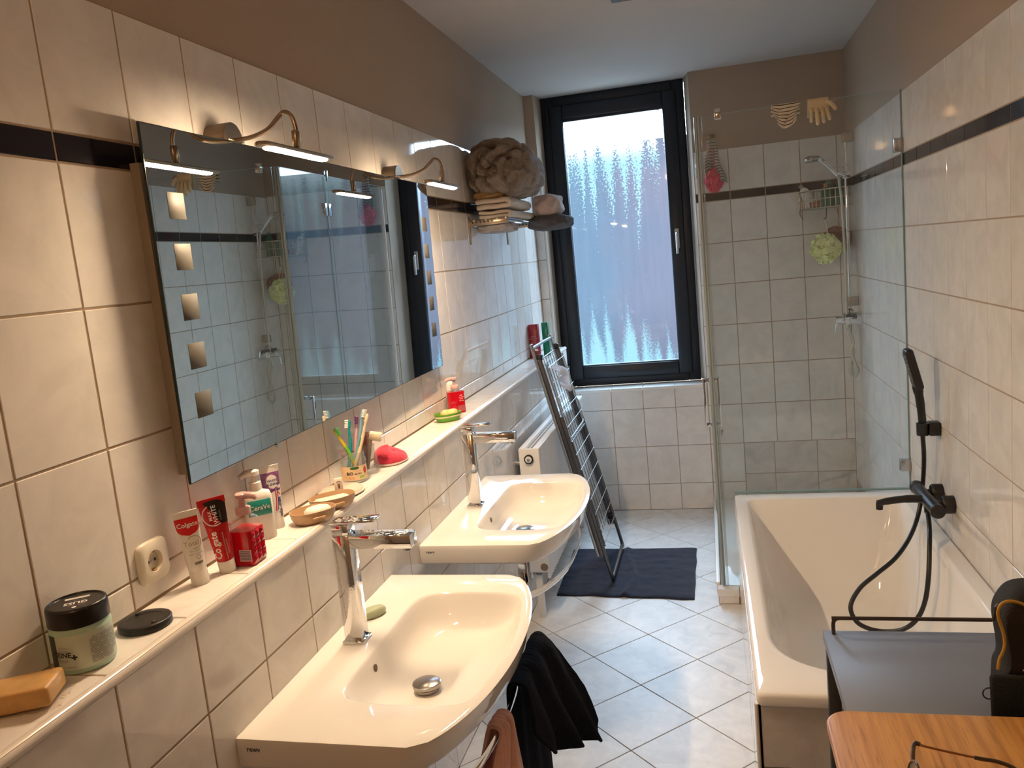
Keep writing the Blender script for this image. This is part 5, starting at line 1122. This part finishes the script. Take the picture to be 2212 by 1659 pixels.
o = MB().tube(spline([(1.722, 4.70, ZA), (1.720, 4.695, ZA-.03), (1.716, 4.69, ZA-.062), (1.710, 4.69, ZA-.070), (1.705, 4.69, ZA-.058)], 6), .0022, 6).build('hook', BLACKM); tag(o, 'thin black hook hanging under the shower basket', 'hook')
def pouf(label, c, r, m, seed, cord_to=None, ruffles=230, ax=(1, 1, 1)):
    t = thing('bath_pouf', label, 'bath pouf', c, 'bath poufs in the shower'); rnd = random.Random(seed); b = MB()
    for k in range(ruffles):
        # each ruffle is a folded ribbon of net radiating from the middle
        d = Vector((rnd.gauss(0, 1), rnd.gauss(0, 1), rnd.gauss(0, 1))).normalized(); a = d.orthogonal().normalized(); q = rnd.uniform(0, 2*pi); a = (a*cos(q)+d.cross(a)*sin(q)); e = d.cross(a); rr = r*rnd.uniform(.72, 1.10); w = r*rnd.uniform(.22, .42); ph = rnd.uniform(0, 6); tang = k % 3 != 0
        def f(u, v, d=d, a=a, e=e, rr=rr, w=w, ph=ph, tang=tang):
            s = (u-.5)*2; L_ = rr*(.30+.70*v); p = d*L_+a*(w*s*(.25+.75*v))+e*(.30*w*sin(s*4.2+ph)*v+.12*w*sin(s*9+ph*2)*v)
            if tang: p = d*(rr*(.80+.10*sin(s*5+ph)+.16*(v-.3)*sin(ph*3+s*2)))+a*(1.5*w*s)+e*(1.1*w*(v-.5)+.25*w*sin(s*5+ph))
            
            return (c[0]+p.x*ax[0], c[1]+p.y*ax[1], c[2]+p.z*ax[2])
        b.grid(f, 7, 3)
    stuff(b.build('ruffles', m, t, fix=False))
    if cord_to: MB().tube(spline([V(*c), (Vector(c)+Vector(cord_to))/2+V(.012, 0, .01), V(*cord_to)], 6), .0022, 6).build('loop_cord', m, t)
    return t
pouf('pale green bath pouf hanging below the shower basket', (1.706, 4.655, 1.585), .078, mat('green_net', (.80, .86, .46), .7, sheen=.2), 3, (1.708, 4.69, ZA-.066), ax=(1.05, .8, 1.05))
pouf('rust brown bath pouf behind the pale green pouf', (1.782, 4.785, 1.628), .078, mat('brown_net', (.36, .13, .075), .75, sheen=.2), 8, (1.79, 4.78, ZA-.01), ruffles=180)
pouf('raspberry red bath pouf hanging on the end wall by the shower door', (1.118, 4.815, 2.040), .055, mat('red_net', (.80, .08, .14), .7, sheen=.2), 5, (1.105, 4.83, 2.27), ruffles=180, ax=(.95, .8, 1.25))
hk = thing('wall_hook', 'small metal hook strip on the end wall above the tiles in the shower', 'hook', (1.10, L, 2.30))
MB().bbox((1.066, L-.004, 2.292), (1.140, L+.0025, 2.314), .0015, 1).build('strip', BRASSY, hk)
for x in (1.085, 1.112, 1.132): MB().tube(spline([(x, L-.004, 2.30), (x, L-.03, 2.295), (x, L-.04, 2.305)], 4), .0035, 8).build('hook_pin', BRASSY, hk)
def stripes(name, c1, c2, scale, axis='Z'):
    m = bpy.data.materials.new(name); m.use_nodes = True; nt = m.node_tree; b = nt.nodes['Principled BSDF']; b.inputs['Roughness'].default_value = .9
    tc = nt.nodes.new('ShaderNodeUVMap'); w = nt.nodes.new('ShaderNodeTexWave'); w.bands_direction = 'Y'; w.inputs['Scale'].default_value = scale; w.inputs['Distortion'].default_value = 1.6
    r_ = nt.nodes.new('ShaderNodeValToRGB'); r_.color_ramp.elements[0].position = .10; r_.color_ramp.elements[1].position = .20; r_.color_ramp.elements[0].color = tuple(c2)+(1,); r_.color_ramp.elements[1].color = tuple(c1)+(1,)
    nt.links.new(tc.outputs[0], w.inputs['Vector']); nt.links.new(w.outputs['Fac'], r_.inputs[0]); nt.links.new(r_.outputs[0], b.inputs['Base Color']); return m
def uvgrid(name, fn, nu, nv, m, th):
    mb = MB().grid(fn, nu, nv); o = mb.build(name, m, None, fix=False); uv = o.data.uv_layers.new(name='UVMap'); w_ = nv+1
    for lp in o.data.loops: i = lp.vertex_index; uv.data[lp.index].uv = ((i//w_)/nu, (i % w_)/nv)
    solidify(o, th, 0); subsurf(o, 1); return o
STR = stripes('striped_terry', (.70, .60, .47), (.045, .04, .04), 3.4); STR2 = stripes('striped_terry_grey', (.46, .42, .37), (.06, .055, .055), 4.5)
def f(u, v):    # wash mitt pinched on the hook, falling in two tails
    w = .012+.052*v**.7; x = 1.108+(u-.5)*2*w+.018*v; z = 2.278-.235*v-.06*abs(u-.5)*v
    return (x+.006*sin(v*9), 4.832-.018*sin(u*7+v*3)*(.3+v)-.012*v, z+.012*sin(u*9)*v)
o = uvgrid('wash_cloth', f, 22, 30, STR2, .005); tag(o, 'grey and white striped wash cloth hanging above the raspberry red pouf', 'cloth')
# cloths over the top edge of the front pane
def f(u, v):
    # v: back hem, over the edge, front; falls to a point
    x = 1.352+.118*u; t = (v-.30)/.70
    if v < .30: return (x+.004*nz((u*5, v*5, 1)), GY+.010+.012*(1-v/.3)*abs(sin(u*5)), GTOP+.009-.055*(1-v/.30))
    z = GTOP+.009-t*(.070+.038*sin(pi*min(1, max(0, .12+.80*u))))
    pinch = 1-.40*t; xm = 1.405
    x = xm+(x-xm)*pinch+.004*sin(t*9+u*6)
    return (x, GY-.011*min(1, t*12)+.010*max(0, 1-t*12)-.014*t*abs(sin(u*8+t*3))-.006*t, z)
o = uvgrid('wash_cloth', f, 30, 26, STR, .0045); tag(o, 'cream wash cloth with dark stripes hanging over the glass shower pane', 'cloth')
# exfoliating glove folded over the edge: palm in front, fingers hanging down
gm = mat('glove_terry', (.66, .52, .33), .95, bump=.6, bscale=420, sheen=.2)
gl = thing('exfoliating_glove', 'cream terry bath glove draped over the glass shower pane', 'glove', (1.545, GY, GTOP))
def palm(u, v):
    x = 1.502+.082*u-.006*(1-v)
    if v < .35: s = v/.35; return (x, GY+.008+.004*sin(u*9)*(1-s), GTOP+.004-.070*(1-s))
    if v < .5: s = (v-.35)/.15*pi; return (x, GY+.008*cos(s), GTOP+.004+.004*sin(s))
    s = (v-.5)/.5; return (x, GY-.008-.004*sin(pi*u)*sin(pi*s), GTOP+.004-.050*s)
o = MB().grid(palm, 14, 20).build('palm', gm, gl, fix=False); solidify(o, .007, 0); subsurf(o, 1)
for k, (x, dx, ln, r_) in enumerate(((1.512, -.002, .038, .0105), (1.532, .002, .052, .0115), (1.552, .006, .046, .0115), (1.570, .010, .036, .0105))):
    y = GY-.013
    MB().tube(spline([(x, y+.003, GTOP-.030), (x+dx*.4, y-.001, GTOP-.048), (x+dx, y-.002-.002*k, GTOP-.050-ln*.65), (x+dx*1.2, y, GTOP-.050-ln)], 5), [.009]*3+[r_]*10+[r_*.85, r_*.7, r_*.35], 12, flat=(.7, 1.0)).build('finger', gm, gl)
MB().tube(spline([(1.572, GY-.014, GTOP-.008), (1.588, GY-.016, GTOP-.018), (1.602, GY-.016, GTOP-.036), (1.608, GY-.015, GTOP-.050)], 5), [.010]*5+[.012]*8+[.010, .007, .004], 12, flat=(.7, 1.0)).build('thumb', gm, gl)
MB().tube(spline([(1.585, GY+.014, GTOP-.004), (1.602, GY+.014, GTOP+.001), (1.616, GY+.014, GTOP-.004)], 5), [.011]*6+[.012]*2+[.010, .008, .004], 12, flat=(.7, 1.0)).build('thumb', mat('glove_pink', (.52, .36, .26), .95, bump=.5, bscale=420), gl)

# ================================================================== STEEL SIDE TABLE, BAG, BAMBOO TABLE, GLASSES
st = thing('side_table', 'dark grey steel side table with raised rail beside the bathtub', 'side table', (1.55, 1.45, 0))
SGREY = mat('powder_coated_steel', (.165, .19, .255), .5, bump=.04, bscale=300); DKS = mat('dark_steel_leg', (.035, .034, .036), .4)
TX0, TX1, TY0, TY1, TZ = 1.266, 1.845, 1.215, 1.630, .750
b = MB(); b.bbox((TX0, TY0, TZ-.003), (TX1, TY1, TZ), .001, 1); b.build('top_sheet', SGREY, st)
b = MB()
for lo_, hi_ in (((TX0, TY0, TZ-.022), (TX0+.003, TY1, TZ-.0032)), ((TX1-.003, TY0, TZ-.022), (TX1, TY1, TZ-.0032)), ((TX0+.003, TY0, TZ-.022), (TX1-.003, TY0+.003, TZ-.0032)), ((TX0+.003, TY1-.003, TZ-.022), (TX1-.003, TY1, TZ-.0032))): b.box(lo_, hi_)
b.build('folded_edge', SGREY, st)
for x, y in ((TX0+.004, TY1-.035), (TX0+.004, TY0+.005), (TX1-.032, TY1-.035), (TX1-.032, TY0+.005)): MB().bbox((x, y, 0), (x+.028, y+.028, TZ-.022), .002, 1).build('leg', DKS, st)
rl_ = spline([(TX0+.022, TY1-.018, TZ), (TX0+.022, TY1-.018, TZ+.024), (TX0+.025, TY1-.018, TZ+.034), (TX0+.034, TY1-.018, TZ+.0385), (TX0+.06, TY1-.018, TZ+.039), (TX1-.06, TY1-.018, TZ+.039), (TX1-.034, TY1-.018, TZ+.0385), (TX1-.025, TY1-.018, TZ+.034), (TX1-.022, TY1-.018, TZ+.024), (TX1-.022, TY1-.018, TZ)], 6)
MB().tube(rl_, .0045, 10).build('rail', mat('bronze_rail', (.10, .075, .06), .3, .7), st)
# black toiletry case with ochre piping
bg = thing('toiletry_bag', 'tall black fabric case with ochre piping standing on the grey steel table', 'bag', (1.74, 1.44, TZ))
FAB = mat('black_nylon', (.010, .009, .009), .75, bump=.5, bscale=300); PIPE = mat('ochre_piping', (.42, .24, .03), .5); FUZ = mat('black_mesh', (.008, .010, .010), .9, bump=.8, bscale=240)
BGC = Vector((1.597, 1.312, TZ))
out_ = [(-.060, .0), (-.062, .04), (-.060, .085), (-.053, .105), (-.053, .13), (-.057, .16), (-.060, .185), (-.058, .208), (-.048, .230), (-.034, .246), (-.012, .2535), (.016, .252), (.045, .240), (.068, .220), (.080, .18), (.084, .09), (.084, 0)]
sp_o = spline([V(x, 0, z) for x, z in out_], 4)
def bagloop(s, y): return [(BGC.x+.010+(p.x-.010)*s, BGC.y+y, BGC.z+.1+(p.z-.1)*s if p.z > .001 else BGC.z+.0005) for p in sp_o]
MB().loft([bagloop(.90, -.040), bagloop(.96, -.034), bagloop(1, -.020), bagloop(1, .020), bagloop(.96, .034), bagloop(.90, .040)]).build('shell', FAB, bg)
pip = spline([V(x, BGC.y-.0415, z) for x, z in ((1.528, .852), (1.5305, .872), (1.536, .885), (1.5395, .903), (1.537, .925), (1.5315, .945), (1.5285, .962), (1.533, .977), (1.543, .984), (1.556, .984), (1.575, .976), (1.61, .95))], 5)
MB().tube(pip, .0030, 8).build('piping', PIPE, bg)
b = MB(); b.bbox((-.083, -.054, .001), (.080, -.038, .092), .006, 2, fn=lambda x, y, z: BGC+V(x+.003*nz((x*60, y*60, z*60)), y+.004*nz((x*50, 2, z*50)), z+.006*nz((x*70, y, 3))*(z > .05))); b.build('front_pocket', FUZ, bg)
b = MB(); b.tube([(BGC.x-.055, BGC.y-.006, BGC.z+.212), (BGC.x-.061, BGC.y-.010, BGC.z+.206)], .005, 8); b.tube([(BGC.x-.061, BGC.y-.010, BGC.z+.206), (BGC.x-.067, BGC.y-.012, BGC.z+.184)], .003, 8, flat=(1, .6)); b.build('zip_puller', mat('zip_metal', (.10, .09, .08), .35, .8), bg)
ring_ = [BGC+V(-.086+.0125*cos(a)*.8, -.046, .056+.011*sin(a)) for a in [R(40+280*k/20) for k in range(21)]]
MB().tube(ring_, .0014, 6).build('elastic_loop', BLACKM, bg)
b = MB(); b.box((BGC.x-.023, BGC.y-.0425, BGC.z+.100), (BGC.x-.0215, BGC.y-.0400, BGC.z+.116)); b.box((BGC.x-.028, BGC.y-.0425, BGC.z+.100), (BGC.x-.023, BGC.y-.0400, BGC.z+.1015)); b.build('white_mark', INKW, bg)
# bamboo topped table in front
bt = thing('bamboo_table', 'small table with rounded honey bamboo top in front of the grey steel table', 'table', (1.55, 1.0, 0))
def bamboo():
    m = bpy.data.materials.new('bamboo'); m.use_nodes = True; nt = m.node_tree; b = nt.nodes['Principled BSDF']; N = nt.nodes.new; Lk = nt.links.new
    tc = N('ShaderNodeTexCoord'); mp = N('ShaderNodeMapping'); mp.inputs['Rotation'].default_value = (0, 0, R(0)); mp.inputs['Scale'].default_value = (55, 2.2, 10); Lk(tc.outputs['Object'], mp.inputs[0])
    n1 = N('ShaderNodeTexNoise'); n1.inputs['Scale'].default_value = 1.6; n1.inputs['Detail'].default_value = 4; Lk(mp.outputs[0], n1.inputs['Vector'])
    n2 = N('ShaderNodeTexNoise'); n2.inputs['Scale'].default_value = 5; n2.inputs['Detail'].default_value = 2; Lk(mp.outputs[0], n2.inputs['Vector'])
    r1 = N('ShaderNodeValToRGB'); r1.color_ramp.elements[0].position = .30; r1.color_ramp.elements[0].color = (.38, .165, .035, 1); r1.color_ramp.elements[1].position = .62; r1.color_ramp.elements[1].color = (.60, .30, .082, 1); Lk(n1.outputs['Fac'], r1.inputs[0])
    r2 = N('ShaderNodeValToRGB'); r2.color_ramp.elements[0].position = .34; r2.color_ramp.elements[0].color = (.55, .5, .45, 1); r2.color_ramp.elements[1].position = .42; r2.color_ramp.elements[1].color = (1, 1, 1, 1); Lk(n2.outputs['Fac'], r2.inputs[0])
    mm = N('ShaderNodeMixRGB'); mm.blend_type = 'MULTIPLY'; mm.inputs[0].default_value = .6; Lk(r1.outputs[0], mm.inputs[1]); Lk(r2.outputs[0], mm.inputs[2]); Lk(mm.outputs[0], b.inputs['Base Color']); b.inputs['Roughness'].default_value = .35; return m
BAM = bamboo()
PX0, PX1, PY0, PY1, PZ = 1.214, 1.800, .70, 1.203, .800
def pl(d, z): return [(x, y, z) for x, y in rrect(PX0+d, PY0+d, PX1-d, PY1-d, .045-d, 10)]
MB().loft([pl(.004, PZ-.018), pl(.001, PZ-.016), pl(0, PZ-.012), pl(0, PZ-.005), pl(.0015, PZ-.0012), pl(.005, PZ)]).build('table_top', BAM, bt)
for x, y in ((PX0+.06, PY0+.06), (PX1-.06, PY0+.06), (PX0+.06, PY1-.055), (PX1-.06, PY1-.055)): MB().tube([(x, y, PZ-.017), (x, y, 0)], [.016, .012], 14).build('leg', DKS, bt)
# folded eyeglasses lying on it
eg = thing('eyeglasses', 'dark framed eyeglasses lying open on the bamboo table top', 'glasses', (1.43, 1.0, PZ))
EF = mat('tortoise_frame', (.06, .035, .022), .2, coat=.5); ET = mat('copper_temple', (.36, .16, .07), .3, .7)
MB().tube(spline([(1.342, 1.052, .8325), (1.352, 1.048, .8315), (1.380, 1.045, .827), (1.424, 1.038, .822)], 5), .0021, 8).build('temple', ET, eg)
MB().tube(spline([(1.422, 1.0385, .822), (1.436, 1.037, .8205), (1.452, 1.036, .819), (1.471, 1.032, .8145), (1.481, 1.025, .810), (1.487, 1.015, .8045)], 5), .0034, 8).build('temple_tip', EF, eg)
MB().tube(spline([(1.345, 1.050, .8330), (1.339, 1.053, .8335), (1.334, 1.046, .831), (1.330, 1.032, .826), (1.325, 1.012, .814), (1.323, 1.006, .8075)], 5), .0036, 10).build('frame_front', EF, eg)
def lensring(cx, cy): return [(cx+.006*sin(a), cy+.025*cos(a), PZ+.0185+.0155*sin(a)) for a in [2*pi*k/28 for k in range(28)]]
for k in range(2):
    c = (1.322+.010*k, .992-.062*k); MB().tube(lensring(*c), .0022, 8, closed=True).build('lens_rim', EF, eg)
    lr = lensring(*c); b = MB(); b.add(lr, [tuple(range(28))]); o = b.build('lens', JARGL, eg); solidify(o, .0015, 0)
MB().tube(spline([(1.325, .967, PZ+.024), (1.329, .961, PZ+.027), (1.331, .955, PZ+.024)], 4), .002, 8).build('bridge', EF, eg)
MB().tube(spline([(1.335, .904, PZ+.030), (1.38, .898, PZ+.024), (1.44, .888, PZ+.016), (1.475, .872, PZ+.004)], 5), .0026, 8).build('temple', ET, eg)

# ================================================================== CEILING LAMP (only its far corner shows)
cl = thing('ceiling_lamp', 'unlit pale blue glass ceiling lamp hanging from the middle of the ceiling', 'lamp', (.875, 2.855, H))
MB().bbox((.80, 2.78, H-.03), (.95, 2.93, H-.0005), .004).build('base_plate', STEEL, cl)
MB().tube([(.875, 2.855, H-.03), (.875, 2.855, H-.075)], .02, 14).build('stem', STEEL, cl)
b = MB(); b.bbox((.757, 2.72, H-.088), (.995, 2.985, H-.074), .005); b.build('glass_shade', mat('pale_blue_glass', (.45, .62, .75), .05, trans=.4), cl)

# unseen warm bulb added behind the photographer, assumed from the near wall's glow
bl = thing('ceiling_bulb', 'warm bare light bulb in a ceiling socket behind the photographer', 'lamp', (.62, -.62, H))
MB().lathe([(.045, -.0005), (.045, -.012), (.028, -.03), (.019, -.055), (.0, -.055)], 20, (.62, -.62, H)).build('socket', WPLAST, bl)  # unseen socket, added to carry the assumed bulb
def assumed_bulb_material():
    m = bpy.data.materials.new('lit_bulb'); m.use_nodes = True; nt = m.node_tree; nt.nodes.clear()
    e = nt.nodes.new('ShaderNodeEmission'); o = nt.nodes.new('ShaderNodeOutputMaterial'); e.inputs[0].default_value = ASSUMED_BULB_COL+(1,); e.inputs[1].default_value = ASSUMED_BULB_POWER
    nt.links.new(e.outputs[0], o.inputs[0]); return m
MB().lathe([(.012, -.055), (.016, -.068), (.029, -.095), (.031, -.112), (.024, -.132), (.010, -.142), (.0, -.1435)], 20, (.62, -.62, H)).build('bulb', assumed_bulb_material(), bl)  # assumed light source, added to warm the near end of the room
